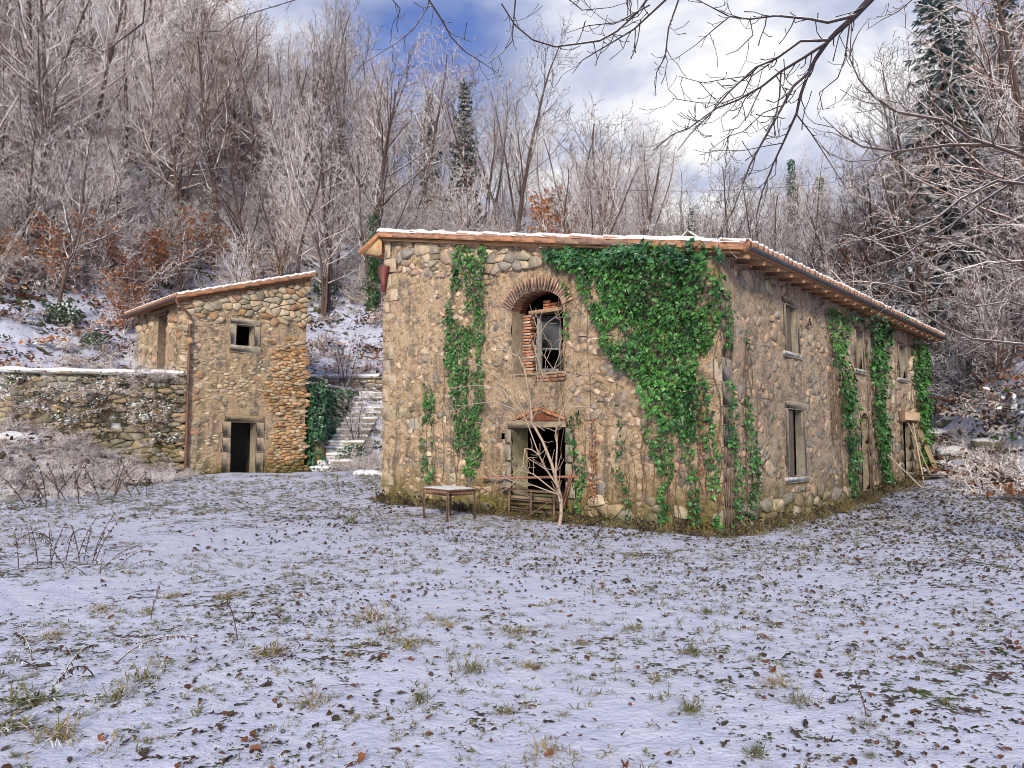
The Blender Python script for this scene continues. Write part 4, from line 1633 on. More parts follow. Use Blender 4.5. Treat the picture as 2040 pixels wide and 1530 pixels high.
def ivy(name, label, polys, dens, wall, mat, g, size=(.085, .14), nobj=0, thick=.16, holes=(), stems=4, cat='ivy', tlo=0, thi=1, thin=1.0, group=None):
    """climbing leaves over polygons given in wall coordinates"""
    base = HA if wall != 's' else SA
    yaw = 0 if wall == 'f' else math.pi / 2
    t = thing(name, label, cat, (HP[0], HP[1], 0), HA, group)
    mp = mpf if wall == 'f' else mpr
    S, D, T, EDGE = [], [], [], []
    for P in polys:
        A = np.array(P)
        lo, hi = A.min(0), A.max(0)
        n = int((hi - lo).prod() * dens)
        s = g.uniform(lo[0], hi[0], n)
        tt = g.uniform(lo[1], hi[1], n)
        wob = .09 * fbm(s * 3, tt * 3, 101, 3)
        k = in_poly(P, s + wob, tt + wob)
        for H in holes:
            k &= ~in_poly(H, s, tt)
        k &= fbm(s * 2.3, tt * 1.6, 103, 3) > (-.75 * thin)
        s, tt = s[k], tt[k]
        thk = thick * (.55 + .9 * fbm(s * 1.7, tt * 1.7, 107, 2))
        S.append(s)
        T.append(tt)
        D.append(.05 + np.clip(thk, .02, 1) * g.uniform(0, 1, len(s)) ** .7)
    S, D, T = map(np.concatenate, (S, D, T))
    n = len(S)
    sz = g.uniform(size[0], size[1], n) * (.8 + .5 * g.random(n))
    Rm = euler_mats(g.normal(-.45, .45, n), g.normal(0, .55, n), g.normal(0, .6, n) + yaw)
    tone = np.clip(.40 + .5 * fbm(S * 2.1, T * 2.1, 109, 2) + g.normal(0, .26, n), 0, 1) * (thi - tlo) + tlo
    P = mp(S, D, T)
    order = np.argsort(-(sz * (1 + 3 * (D > np.median(D)))))
    no = min(nobj, n)
    if no:
        tn = np.quantile(tone, [.1, .3, .5, .7, .9])
        pm = [mesh_from('ivy_leaf', IV, IVF, mat, uni=(q,) * 3) for q in tn]
        for k in order[:no]:
            o = obj('leaf', pm[int(np.argmin(abs(tn - tone[k])))], t)
            mtx = np.eye(4)
            mtx[:3, :3] = Rm[k] * sz[k]
            mtx[:3, 3] = P[k]
            o.matrix_local = Matrix(mtx.tolist())
    r_ = order[no:]
    if len(r_):
        V, F, TT = many(IV, IVF, Rm[r_], sz[r_], P[r_], np.stack([tone[r_]] * 3, 1))
        obj('leaf_mass', mesh_from('leaf_mass', V, F, mat, tint=TT), t, 'stuff')
    # woody runners
    pl = []
    for P in polys:
        A = np.array(P)
        lo, hi = A.min(0), A.max(0)
        for q in range(stems):
            s0 = g.uniform(lo[0], hi[0])
            zt = g.uniform(lo[1] + .5 * (hi[1] - lo[1]), hi[1])
            zs = np.linspace(max(-.05, lo[1] - .5 * g.random()), zt, 14)
            ss = s0 + .10 * fbm(zs * 1.3, np.full(14, s0 * 3), 113 + q, 3) * 2
            pl.append((mp(ss, np.full(14, .045), zs), np.linspace(.011, .004, 14), 4))
    if pl:
        for q_ in pl:
            obj('stem', tubes_mesh('stem', [q_], M['wood'], (.16, .10, .065)), t)
    return t


gi_ = np.random.default_rng(21)
big = [(5.50, 5.91), (6.91, 5.78), (8.23, 5.55), (9.66, 5.32), (9.72, 4.87), (9.75, 4.30), (9.70, 3.92), (9.47, 3.56), (9.32, 3.19), (9.21, 2.82), (9.16, 2.16), (9.06, 1.85), (8.95, 1.75), (8.71, 1.75), (8.45, 1.95), (8.15, 2.38), (7.93, 2.75), (7.58, 3.05), (7.20, 3.54), (6.89, 4.19), (6.64, 4.76), (6.39, 5.28), (5.85, 5.52)]
ivy('climbing_ivy', 'large dense curtain of glossy ivy hanging from the roof at the farmhouse corner', [big], 560, 'f', M['ivy'], gi_, (.06, .115), 300, .28, thin=.78)
ivy('climbing_ivy', 'snow sprinkled ivy fringe spilling over the gable eave above the ivy curtain', [[(5.4, 5.98), (7.0, 5.82), (9.9, 5.32), (9.8, 4.95), (8.4, 5.15), (7.2, 5.3), (6.3, 5.45), (5.5, 5.75)]], 330, 'f', M['ivy_snow'], gi_, (.07, .12), 120, .55)
ivy('climbing_ivy', 'thin ivy trails reaching the ground below the large ivy curtain', [[(8.37, 1.95), (8.67, 1.95), (8.60, .92), (8.48, .1), (8.31, 0), (8.36, .91)], [(8.72, 1.95), (9.09, 1.95), (9.07, 1.22), (9.22, .66), (9.19, .1), (9.0, .09), (8.93, .93)], [(7.9, 2.4), (8.2, 2.0), (8.5, 1.3), (8.4, .9), (8.2, 1.5)]], 330, 'f', M['ivy'], gi_, (.06, .10), 120, .12, thin=.35)
ivy('climbing_ivy', 'tall narrow column of ivy left of the arched upper opening', [[(2.75, 6.53), (3.84, 6.32), (3.79, 5.46), (3.80, 4.50), (3.73, 3.55), (3.80, 3.07), (3.74, 2.60), (3.64, 2.01), (3.70, 1.37), (3.45, .83), (3.04, .94), (2.82, 1.53), (2.74, 2.39), (2.57, 3.13), (2.38, 4.01), (2.41, 4.64), (2.67, 5.61)]], 400, 'f', M['ivy'], gi_, (.055, .10), 250, .16,
    holes=[[(2.6, 5.2), (3.0, 5.45), (3.2, 5.3), (3.14, 4.75), (3.35, 4.91), (3.40, 4.4), (3.02, 4.5), (2.7, 4.75)], [(3.3, 3.1), (3.5, 3.0), (3.4, 2.4), (3.2, 2.6)]], thin=.6)
ivy('climbing_ivy', 'small slim ivy strip near the left end of the farmhouse gable', [[(1.74, 3.17), (2.00, 3.03), (2.04, 2.40), (2.02, 1.40), (2.06, .66), (1.77, .65), (1.54, 1.39), (1.50, 1.90), (1.71, 2.47)]], 330, 'f', M['ivy'], gi_, (.06, .095), 80, .10, stems=2, thin=.45)
ivy('climbing_ivy', 'ivy trail hanging down the right jamb of the lower front doorway', [[(6.17, 2.15), (6.49, 2.40), (6.55, 1.46), (6.68, 1.05), (6.48, .41), (6.67, 0), (6.22, 0), (6.35, .83), (6.16, 1.46)]], 230, 'f', M['ivy'], gi_, (.06, .10), 80, .10, stems=3, thin=.4)
ivy('climbing_ivy', 'thin ivy trail running down beside the brick arch', [[(5.82, 5.80), (6.10, 5.78), (6.12, 5.15), (6.25, 4.70), (6.20, 3.9), (6.08, 3.9), (6.05, 4.72)]], 210, 'f', M['ivy'], gi_, (.06, .09), 40, .08, stems=3, thin=.45)
ivy('climbing_ivy', 'sparse forked ivy trail on the bare render right of the doorway', [[(7.42, 2.3), (7.52, 2.25), (7.50, 1.48), (7.44, 1.17), (7.74, .40), (7.62, .30), (7.34, 1.17)], [(7.15, 1.6), (7.2, 1.6), (7.45, .6), (7.7, .1), (7.6, .1), (7.35, .7)]], 260, 'f', M['ivy'], gi_, (.05, .08), 40, .05, stems=3, thin=.4, thi=.6)
ivy('climbing_ivy', 'ivy strips climbing the near corner of the farmhouse', [[(9.1, 2.95), (9.45, 2.9), (9.55, 1.87), (9.62, 1.2), (9.6, .1), (9.42, .1), (9.4, .96), (9.2, 1.69)]], 240, 'f', M['ivy'], gi_, (.06, .10), 80, .10, stems=3, thin=.35)
ivy('dry_creeper', 'rust red dried creeper strip right of the lower doorway', [[(6.79, 2.25), (6.90, 2.25), (6.95, 1.47), (6.91, .5), (6.74, .45), (6.70, 1.47)]], 260, 'f', M['beech'], gi_, (.04, .07), 60, .06, stems=4, cat='creeper', thi=.5)
ivy('dry_creeper', 'rust red dried creeper strip at the right edge of the ivy curtain', [[(9.18, 2.64), (9.27, 2.6), (9.30, 1.78), (9.30, 1.1), (9.19, 1.1), (9.18, 1.88)]], 260, 'f', M['beech'], gi_, (.04, .07), 60, .06, stems=4, cat='creeper', thi=.5)
# side wall
ivy('climbing_ivy', 'slender ivy trails on the side wall next to the near corner', [[(.05, 2.9), (.4, 2.7), (.5, 1.7), (.75, 1.2), (.6, .1), (.3, .1), (.3, 1.0), (.1, 1.7)], [(.05, 4.6), (.45, 4.4), (.35, 3.4), (.05, 3.5)], [(1.0, 3.9), (1.3, 3.8), (1.35, 3.0), (1.1, 3.0)], [(.86, 2.85), (1.28, 3.07), (1.14, 2.27), (1.35, 1.68), (1.67, 1.08), (1.33, .40), (.96, .1), (.61, .1), (1.12, .90), (.88, 1.68)]], 250, 'r', M['ivy'], gi_, (.055, .095), 90, .09, stems=4, thin=.45)
ivy('climbing_ivy', 'broad ivy patch between the first and second side windows', [[(5.84, 4.91), (7.84, 4.97), (7.66, 4.02), (7.88, 3.23), (7.98, 2.04), (7.55, 2.03), (6.87, 2.67), (6.39, 3.40), (6.15, 4.14)], [(6.52, 3.16), (8.2, 2.71), (8.02, .32), (7.36, .10), (7.07, 1.39)]], 150, 'r', M['ivy'], gi_, (.08, .13), 100, .16, stems=10, thin=.45)
ivy('climbing_ivy', 'dark ivy mass between the second and third side windows', [[(9.15, 5.05), (11.84, 5.05), (11.42, 4.03), (10.72, 2.80), (11.14, 1.77), (10.97, .45), (10.18, .48), (9.7, 1.63), (9.5, 2.75), (9.3, 3.89)]], 170, 'r', M['ivy'], gi_, (.09, .14), 120, .26, stems=8, thin=.7, thi=.7)
ivy('climbing_ivy', 'ivy sheet covering the far end of the side wall', [[(14.4, 4.93), (16.43, 4.94), (16.6, 3.36), (16.50, 1.59), (16.2, .6), (15.12, 1.0), (14.68, 2.93)]], 170, 'r', M['ivy'], gi_, (.09, .14), 100, .26, stems=6, thin=.7)
ivy('climbing_ivy', 'snowy ivy fringe hanging from the gutter along the side eave', [[(7.2, 5.25), (11.5, 5.3), (11.0, 4.75), (9.8, 4.95), (8.6, 4.6), (8.2, 4.9), (7.4, 4.85)], [(13.2, 5.25), (15.5, 5.3), (15.2, 4.7), (14.4, 5.0), (13.8, 4.8)]], 130, 'r', M['ivy_snow'], gi_, (.07, .12), 80, .6, stems=2, thin=.5)

# ------------------------------------------------------------------ bare wood generator
def unit(v):
    return v / (np.linalg.norm(v) + 1e-9)


def grow(out, p, d, L, r0, lvl, P, g):
    n = P['seg'][lvl]
    pts = [p]
    for i in range(n):
        d = unit(d + g.normal(0, P['wob'][lvl], 3) + np.array([0, 0, P['trop'][lvl]]))
        pts.append(pts[-1] + d * L / n)
    pts = np.array(pts)
    rad = r0 * np.linspace(1, P.get('tip', .22), n + 1)
    out.append((lvl, pts, rad))
    if lvl + 1 >= len(P['seg']):
        return
    k = P['nb'][lvl]
    a0 = g.uniform(0, 6.28)
    for q in range(k):
        t = P['t0'][lvl] + (1 - P['t0'][lvl]) * (q + g.random()) / k
        f = t * n
        i = min(int(f), n - 1)
        pos = pts[i] + (pts[i + 1] - pts[i]) * (f - i)
        tan = unit(pts[i + 1] - pts[i])
        a = a0 + q * 2.4 + g.normal(0, .4)
        u = unit(np.cross(tan, np.array([.31, .22, .92]) if abs(tan[2]) < .9 else np.array([1., 0, 0])))
        v = np.cross(tan, u)
        th = P['ang'][lvl] * g.uniform(.75, 1.25)
        dd = tan * math.cos(th) + (u * math.cos(a) + v * math.sin(a)) * math.sin(th)
        LL = L * P['ratio'][lvl] * g.uniform(.65, 1.2) * (1 - P['fall'][lvl] * (t - P['t0'][lvl]) / (1.001 - P['t0'][lvl]))
        rr = max(P['rmin'], r0 * (1 - (1 - P.get('tip', .22)) * t) * P['rr'][lvl])
        grow(out, pos, dd, LL, rr, lvl + 1, P, g)


def tree_proto(seed, H, P, trunk_mat, twig_mat, stems=1, r0=.1, spread=.1, lean=0.0):
    g = np.random.default_rng(seed)
    out = []
    for s in range(stems):
        a = g.uniform(0, 6.28)
        tilt = spread * g.uniform(.4, 1.2)
        d = unit(np.array([math.cos(a) * tilt + lean, math.sin(a) * tilt, 1.0]))
        p = np.array([math.cos(a), math.sin(a), 0]) * (.05 if stems == 1 else .18 * g.random()) + np.array([0, 0, -.25])
        grow(out, p, d, H * g.uniform(.8, 1.05) + .25, r0 * g.uniform(.75, 1.1), 0, P, g)
    ks = P.get('sides', (7, 5, 3, 3))
    trunk = [(p, r, ks[l]) for l, p, r in out if l == 0]
    crown = [(p, r, ks[l]) for l, p, r in out if l > 0]
    return tubes_mesh('trunk', trunk, trunk_mat, smooth=True), tubes_mesh('crown', crown, twig_mat)


P_TALL = dict(seg=(14, 7, 5, 3), wob=(.06, .10, .14, .16), trop=(.02, .035, .025, .01), nb=(22, 8, 5), t0=(.26, .15, .1), ang=(.88, .8, .85), ratio=(.42, .45, .45), fall=(.5, .45, .4), rr=(.42, .55, .7), rmin=.0145)
P_SLIM = dict(P_TALL, nb=(26, 7, 4), t0=(.30, .2, .1), ang=(.72, .7, .8), ratio=(.33, .47, .5), trop=(.02, .06, .03, .01))
P_WIDE = dict(P_TALL, nb=(15, 8, 5), t0=(.22, .12, .1), ang=(.95, .8, .8), ratio=(.62, .42, .42), trop=(.01, .05, .03, .01), wob=(.06, .12, .15, .18))
P_SAP = dict(seg=(10, 6, 4), wob=(.06, .13, .16), trop=(.03, .05, .02), nb=(18, 7), t0=(.15, .12), ang=(.75, .8), ratio=(.42, .42), fall=(.5, .4), rr=(.6, .7), rmin=.014)
P_SHRUB = dict(seg=(9, 6, 3), wob=(.10, .16, .2), trop=(-.03, -.02, -.02), nb=(12, 5), t0=(.15, .1), ang=(.8, .85), ratio=(.42, .4), fall=(.4, .4), rr=(.65, .75), rmin=.013, sides=(4, 3, 3))
P_ARCH = dict(P_SHRUB, trop=(-.10, -.06, -.03), nb=(12, 5), wob=(.08, .16, .2))
P_SIDE = dict(P_WIDE, trop=(.0, -.015, -.02, -.03), nb=(18, 10, 6), ang=(1.15, .7, .7), ratio=(.75, .40, .42), t0=(.12, .12, .1), rmin=.012)

tall = [tree_proto(100 + k, H, P, M['bark'], M[tw], st, r0, .12) for k, (H, P, tw, st, r0) in enumerate([
    (11, P_TALL, 'bark_grey', 1, .16), (12, P_SLIM, 'bark_grey', 1, .14), (11, P_TALL, 'bark_twig', 2, .14), (12, P_SLIM, 'bark_twig', 2, .12), (10, P_WIDE, 'bark_twig', 1, .18), (12, P_WIDE, 'bark_grey', 1, .20), (11, P_TALL, 'bark_brown', 2, .12), (11, P_WIDE, 'bark_brown', 1, .15)])]
saps = [tree_proto(200 + k, H, P_SAP, M['bark'], M[tw], st, r0, .28) for k, (H, tw, st, r0) in enumerate([
    (5.5, 'bark_twig', 3, .055), (6, 'bark_twig', 4, .05), (5, 'bark_brown', 3, .05), (6.5, 'bark_grey', 2, .065)])]
side = [tree_proto(300 + k, 10, P_SIDE, M['bark'], M[tw], 1, .17, .1) for k, tw in enumerate(('bark_twig', 'bark_brown', 'bark_twig'))]


def shrub_mesh(seed, H, stems, tw, P=P_SHRUB, spread=.9, r0=.022):
    g = np.random.default_rng(seed)
    out = []
    for s in range(stems):
        a = g.uniform(0, 6.28)
        d = unit(np.array([math.cos(a) * spread * g.uniform(.2, 1.1), math.sin(a) * spread * g.uniform(.2, 1.1), 1.0]))
        grow(out, np.array([g.normal(0, .22), g.normal(0, .22), -.15]), d, H * g.uniform(.6, 1.1), r0 * g.uniform(.7, 1.2), 0, P, g)
    return tubes_mesh('thicket', [(p, r, (4, 3, 3)[l]) for l, p, r in out], M[tw])


shr = [shrub_mesh(400, 2.8, 14, 'bark_twig'), shrub_mesh(401, 2.4, 16, 'bark_brown'), shrub_mesh(402, 3.2, 12, 'bark_twig', P_ARCH), shrub_mesh(403, 2.2, 18, 'bark_twig', P_ARCH, 1.2),
       shrub_mesh(404, 3.6, 10, 'bark_grey'), shrub_mesh(405, 1.5, 16, 'bark_brown', P_ARCH, 1.3, .016)]


def blob_leaves(seed, n, R, leaf, lf, mat, size, name='foliage', flat=.6):
    g = np.random.default_rng(seed)
    p = g.normal(size=(n, 3))
    p /= np.linalg.norm(p, axis=1, keepdims=True)
    p *= (g.random(n) ** .4)[:, None] * np.array(R)
    k = fbm(p[:, 0] * 2.2 + 5, p[:, 1] * 2.2 + p[:, 2] * 1.7, seed, 3) > -.12
    p = p[k]
    n = len(p)
    p[:, 2] += R[2]
    Rm = euler_mats(g.normal(0, flat, n), g.normal(0, flat, n), g.uniform(0, 6.28, n))
    tone = np.clip(g.normal(.5, .25, n), 0, 1)
    V, F, T = many(leaf, lf, Rm, g.uniform(*size, n), p, np.stack([tone] * 3, 1))
    return mesh_from(name, V, F, mat, tint=T)


beech = []
for k in range(3):
    g = np.random.default_rng(500 + k)
    out = []
    for s in range(4):
        a = g.uniform(0, 6.28)
        grow(out, np.array([g.normal(0, .1), g.normal(0, .1), -.2]), unit(np.array([math.cos(a) * .35, math.sin(a) * .35, 1.0])), 3.2 * g.uniform(.7, 1.1), .035, 0, P_SAP, g)
    st = tubes_mesh('stems', [(p, r, 4) for l, p, r in out if l < 2], M['bark_brown'])
    tips = np.vstack([p[1:] for l, p, r in out if l >= 1 and p[0][2] > .3])
    tips = tips[g.integers(0, len(tips), 1500)] + g.normal(0, .06, (1500, 3))
    V, F, T = many(DL, DLF, euler_mats(g.normal(0, .6, 1500), g.normal(0, .6, 1500), g.uniform(0, 6.28, 1500)), g.uniform(.09, .16, 1500), tips, np.clip(g.normal(.5, .25, 1500), 0, 1)[:, None].repeat(3, 1))
    beech.append((st, mesh_from('leaves', V, F, M['beech'], tint=T)))


def spruce_proto(seed, H, R):
    g = np.random.default_rng(seed)
    tr = [(np.array([(0, 0, -.3), (0.02, 0, H * .5), (0, .02, H)]), np.array([.15, .09, .015]), 7)]
    Vs, Fs, Ts, n0 = [], [], [], 0
    limbs = []
    z = H * .08
    while z < H * .985:
        u = z / H
        Lb = R * (1 - u) ** .75 * g.uniform(.8, 1.15) + .12
        for q in range(7):
            a = g.uniform(0, 6.28)
            n = 7
            tt = np.linspace(0, 1, n)
            L = Lb * g.uniform(.65, 1.1)
            x = tt * L
            dz = -.32 * x + .22 * x * tt + .10 * (1 - u)
            pts = np.stack([np.cos(a) * x, np.sin(a) * x, z + dz], 1)
            limbs.append((pts, np.linspace(.018, .005, n), 3))
            # needle sprays: narrow drooping tongues on both sides
            m = int(16 + 26 * L)
            f = g.random(m) * (n - 1.01)
            i = f.astype(int)
            p = pts[i] + (pts[i + 1] - pts[i]) * (f - i)[:, None]
            sg_ = g.choice([-1, 1], m)
            aa = a + sg_ * g.uniform(.4, 1.1, m)
            ln = g.uniform(.26, .56, m) * (1 - .5 * u)
            d = np.stack([np.cos(aa), np.sin(aa), g.uniform(-.65, -.1, m)], 1)
            w = np.stack([-np.sin(aa), np.cos(aa), g.uniform(-.2, .2, m)], 1) * .045
            V = np.stack([p - w, p + w, p + d * ln[:, None] * .6 + w * 1.2, p + d * ln[:, None], p + d * ln[:, None] * .6 - w * 1.2], 1).reshape(-1, 3)
            b = np.arange(m)[:, None] * 5 + n0
            Fs += [tuple(q_) for q_ in (b + np.array([[0, 1, 2, 3, 4]])).tolist()]
            Vs.append(V)
            Ts.append(np.repeat(np.clip(g.normal(.45, .25, m), 0, 1)[:, None].repeat(3, 1), 5, axis=0))
            n0 += m * 5
        z += H * .022 + .05
    return tubes_mesh('trunk', tr + limbs, M['bark'], smooth=True), mesh_from('needles', np.vstack(Vs), Fs, M['needle'], tint=np.vstack(Ts))


spr = [spruce_proto(600, 9, 1.7), spruce_proto(601, 13, 3.0)]
evg = [blob_leaves(700 + k, 1500, (1.0, 1.0, .7), IV * np.array([1, 1, 1.0]), IVF, M['evergreen'], (.10, .18)) for k in range(2)]


def plant(name, label, cat, loc, parts, scale, rz, group=None, lean=0.0):
    t = thing(name, label, cat, loc, rz, group)
    t.scale = (scale,) * 3 if isinstance(scale, (int, float)) else scale
    t.rotation_euler = (lean, 0, rz)
    for nm, me in parts:
        obj(nm, me, t)
    return t


def tp(pair):
    return [('trunk', pair[0]), ('crown', pair[1])]


def at_depth(px, Y):
    x = (px - 1020) / 1503.0 * Y
    return x, Y, gz1(x, Y)


rt_ = random.Random(77)
used = []


def clear(x, y, m):
    hx, hy = h_local(x, y)
    sx_, sy_ = s_local(x, y)
    if -m < hx < HW + m and -m < hy < HL + m:
        return False
    if -m < sx_ < SW + m and -m < sy_ < SL + m:
        return False
    if -8.6 < x < -4.8 and 28 < y < 37:
        return False
    if -17.5 < x < -11 and 24 < y < 27.2:
        return False
    return True


# trees one can point to
NAMED = [
    ('bare_tree', 'tallest straight bare tree against the clouds behind the farmhouse roof', 1030, 58, 40, tall[1], 12),
    ('bare_tree', 'wide branching bare tree standing right of the tallest straight tree', 1185, 54, 135, tall[4], 10),
    ('bare_tree', 'large spreading snow laced tree above the gap between the two buildings', 745, 47, 95, tall[5], 12),
    ('bare_tree', 'dark trunked tree at the top of the left slope where blue sky begins', 425, 58, 10, tall[0], 11),
    ('bare_tree', 'forked bare tree beside the dark trunked one on the left skyline', 480, 60, -10, tall[2], 11),
    ('bare_tree', 'slim bare tree on the left skyline before the blue gap', 590, 60, 5, tall[3], 12),
    ('bare_tree', 'bare tree touching the left edge of the blue sky', 655, 60, 0, tall[0], 11),
    ('bare_tree', 'thin pale bare tree standing alone below the cloud left of the right hand fir', 1795, 52, 225, tall[1], 12),
    ('bare_tree', 'leaning bare tree directly above the chimney', 1290, 60, 250, tall[2], 11),
    ('bare_tree', 'upright bare tree between the two spruces and the tallest tree', 965, 60, 190, tall[3], 12),
    ('bare_tree', 'bare tree rising right behind the blue green spruce', 890, 66, 95, tall[0], 11),
    ('bare_tree', 'thick crowned bare tree at the left edge of the clouds', 845, 62, 60, tall[2], 11),
]
for nm, lb, px, Y, top, pr, H0 in NAMED:
    x, y, z = at_depth(px, Y)
    zt = EYE + (868 - top) / 1503 * Y
    plant(nm, lb, 'tree', (x, y, z), tp(pr), max(.5, (zt - z) / H0), rt_.uniform(0, 6.28), lean=rt_.uniform(-.04, .04))
for lb, px, Y, top, pr, H0 in [
    ('blue green spruce rising clearly among the bare trees left of centre', 922, 60, 130, spr[0], 9),
    ('dim spruce just left of the blue green spruce', 850, 66, 150, spr[0], 9),
    ('small spruce top showing over the farmhouse roof', 1386, 56, 400, spr[0], 9),
    ('huge dark fir with drooping snowy boughs at the upper right', 1905, 36, -230, spr[1], 13),
    ('dark fir cut by the right edge of the picture', 2040, 38, -150, spr[1], 13)]:
    x, y, z = at_depth(px, Y)
    zt = EYE + (868 - top) / 1503 * Y
    s_ = (zt - z) / H0
    plant('conifer', lb, 'tree', (x, y, z), [('trunk', pr[0]), ('needles', pr[1])], (s_ * (.64 if H0 > 10 else .62), s_ * (.64 if H0 > 10 else .62), s_), rt_.uniform(0, 6.28))

# ivy clad trunks
for lb, px, Y, top, zi in [('bare tree with an ivy wrapped trunk above the gap between the buildings', 738, 45, 250, 6.0),
                           ('ivy wrapped trunk rising right of the farmhouse ridge', 1522, 47, 330, 6.5),
                           ('ivy wrapped tree on the skyline under the hanging branches', 1590, 60, 320, 8.0),
                           ('slender ivy wrapped tree on the skyline right of its ivy wrapped neighbour', 1648, 62, 350, 6.0),
                           ('ivy wrapped trunk just behind the near end of the farmhouse eave', 1470, 50, 330, 5.0)]:
    x, y, z = at_depth(px, Y)
    zt = EYE + (868 - top) / 1503 * Y
    s_ = (zt - z) / 11
    t = plant('ivy_clad_tree', lb, 'tree', (x, y, z), tp(tall[0]), s_, rt_.uniform(0, 6.28))
    g = np.random.default_rng(int(px))
    n = 900
    zz_ = g.uniform(0, zi, n) / s_
    a = g.uniform(0, 6.28, n)
    rr = (.18 + .30 * g.random(n) * (1 - zz_ * s_ / zi * .5)) / s_
    V, F, T = many(IV, IVF, euler_mats(g.normal(-.5, .4, n), g.normal(0, .5, n), a + math.pi / 2), g.uniform(.14, .22, n) / s_, np.stack([np.cos(a) * rr, np.sin(a) * rr, zz_], 1), np.clip(g.normal(.14, .12, n), 0, 1)[:, None].repeat(3, 1))
    obj('ivy', mesh_from('ivy', V, F, M['ivy'], tint=T), t)

# russet beech shrubs
for lb, px, py, s_ in [('russet leaved beech bush right behind the outbuilding roof', 318, 585, 1.1), ('russet beech bush left of the outbuilding roof peak', 262, 600, .8),
                       ('tall russet beech sapling on the left slope', 105, 585, 1.15), ('low russet beech bush beside the outbuilding eave', 245, 668, .8),
                       ('russet beech bush halfway up the slope over the outbuilding', 210, 545, .9), ('small russet beech above the outbuilding roof right half', 420, 540, .9),
                       ('russet beech tuft highest above the outbuilding roof', 345, 500, .8), ('russet beech sprig near the left picture edge', 30, 560, .7),
                       ('russet beech bush in the thicket above the gap', 560, 505, .7)]:
    x, y, z = on_ground(px, py)
    k = rt_.randrange(3)
    plant('beech_bush', lb, 'bush', (x, y, z), [('stems', beech[k][0]), ('leaves', beech[k][1])], s_, rt_.uniform(0, 6.28))
for lb, px, Y, top, s_ in [('red leaved beech showing over the middle of the farmhouse roof', 1105, 48, 370, 1.5), ('red leaved beech right above the brick arch', 1150, 46, 410, 1.2),
                           ('orange brown beech over the far end of the farmhouse roof', 1765, 45, 405, 1.5), ('orange brown beech beside the dark fir foot', 1830, 42, 400, 1.4), ('orange brown beech just above the side eave', 1700, 46, 460, 1.2)]:
    x, y, z = at_depth(px, Y)
    zt = EYE + (868 - top) / 1503 * Y
    s2 = max(s_, (zt - z) / 3.2)
    k = rt_.randrange(3)
    plant('beech_bush', lb, 'bush', (x, y, z), [('stems', beech[k][0]), ('leaves', beech[k][1])], (s_ * 1.1, s_ * 1.1, s2), rt_.uniform(0, 6.28))
# evergreen bushes
for lb, px, py, s_ in [('snowy green bush on the slope left of the outbuilding', 125, 650, .75), ('small green bush lower on the left slope', 190, 690, .5), ('round snowy evergreen bush right of the outbuilding roof', 648, 590, .75),
                       ('dark evergreen bush against the farmhouse left edge', 738, 600, .8), ('snow topped leafy bush at the foot of the stone steps', 703, 925, .62), ('green bush tucked under the ivy hung stair wall', 632, 880, .5)]:
    x, y, z = on_ground(px, py)
    plant('evergreen_bush', lb, 'bush', (x, y, z - .1), [('foliage', evg[rt_.randrange(2)])], s_, rt_.uniform(0, 6.28))
# ivy over the stair wall
g = np.random.default_rng(31)
n = 3200
u = g.random(n)
zz_ = g.uniform(.4, 3.9, n)
kk = fbm(u * 6, zz_ * 1.4, 33, 3) > -.25
u, zz_ = u[kk], zz_[kk]
n = len(u)
A_, B_ = np.array([-8.25, 29.9]), np.array([-7.45, 35.6])
pos = A_ + (B_ - A_) * u[:, None] + np.array([.99, -.14]) * (.08 + .35 * g.random(n)[:, None])
V, F, T = many(IV, IVF, euler_mats(g.normal(-.45, .4, n), g.normal(0, .5, n), g.normal(.9, .6, n)), g.uniform(.11, .19, n), np.stack([pos[:, 0], pos[:, 1], zz_], 1), np.clip(g.normal(.35, .2, n), 0, 1)[:, None].repeat(3, 1))
o = obj('wall_ivy', mesh_from('wall_ivy', V, F, M['ivy_snow'], tint=T))
tag(o, 'dark ivy hanging over the wall beside the stone steps', 'ivy')
n = 1500
x0 = g.uniform(-8.35, -7.35, n)
zz_ = g.uniform(.5, 3.9, n)
kk = fbm(x0 * 3, zz_ * 1.5, 35, 3) > -.12
x0, zz_ = x0[kk], zz_[kk]
n = len(x0)
V, F, T = many(IV, IVF, euler_mats(g.normal(-.45, .4, n), g.normal(0, .5, n), g.normal(0, .5, n)), g.uniform(.11, .19, n), np.stack([x0, 29.85 - .3 * g.random(n), zz_], 1), np.clip(g.normal(.35, .2, n), 0, 1)[:, None].repeat(3, 1))
o = obj('wall_ivy', mesh_from('wall_ivy', V, F, M['ivy_snow'], tint=T * np.array([.6, .6, .6])))
tag(o, 'dark ivy curtain against the right edge of the outbuilding', 'ivy')

KIND = ['straight grey', 'slender grey', 'twin stemmed snowy', 'slim twin stemmed snowy', 'broad crowned snowy', 'broad crowned grey', 'twin stemmed brown', 'broad crowned brown']
SKIND = ['three stemmed', 'four stemmed', 'russet three stemmed', 'two stemmed']
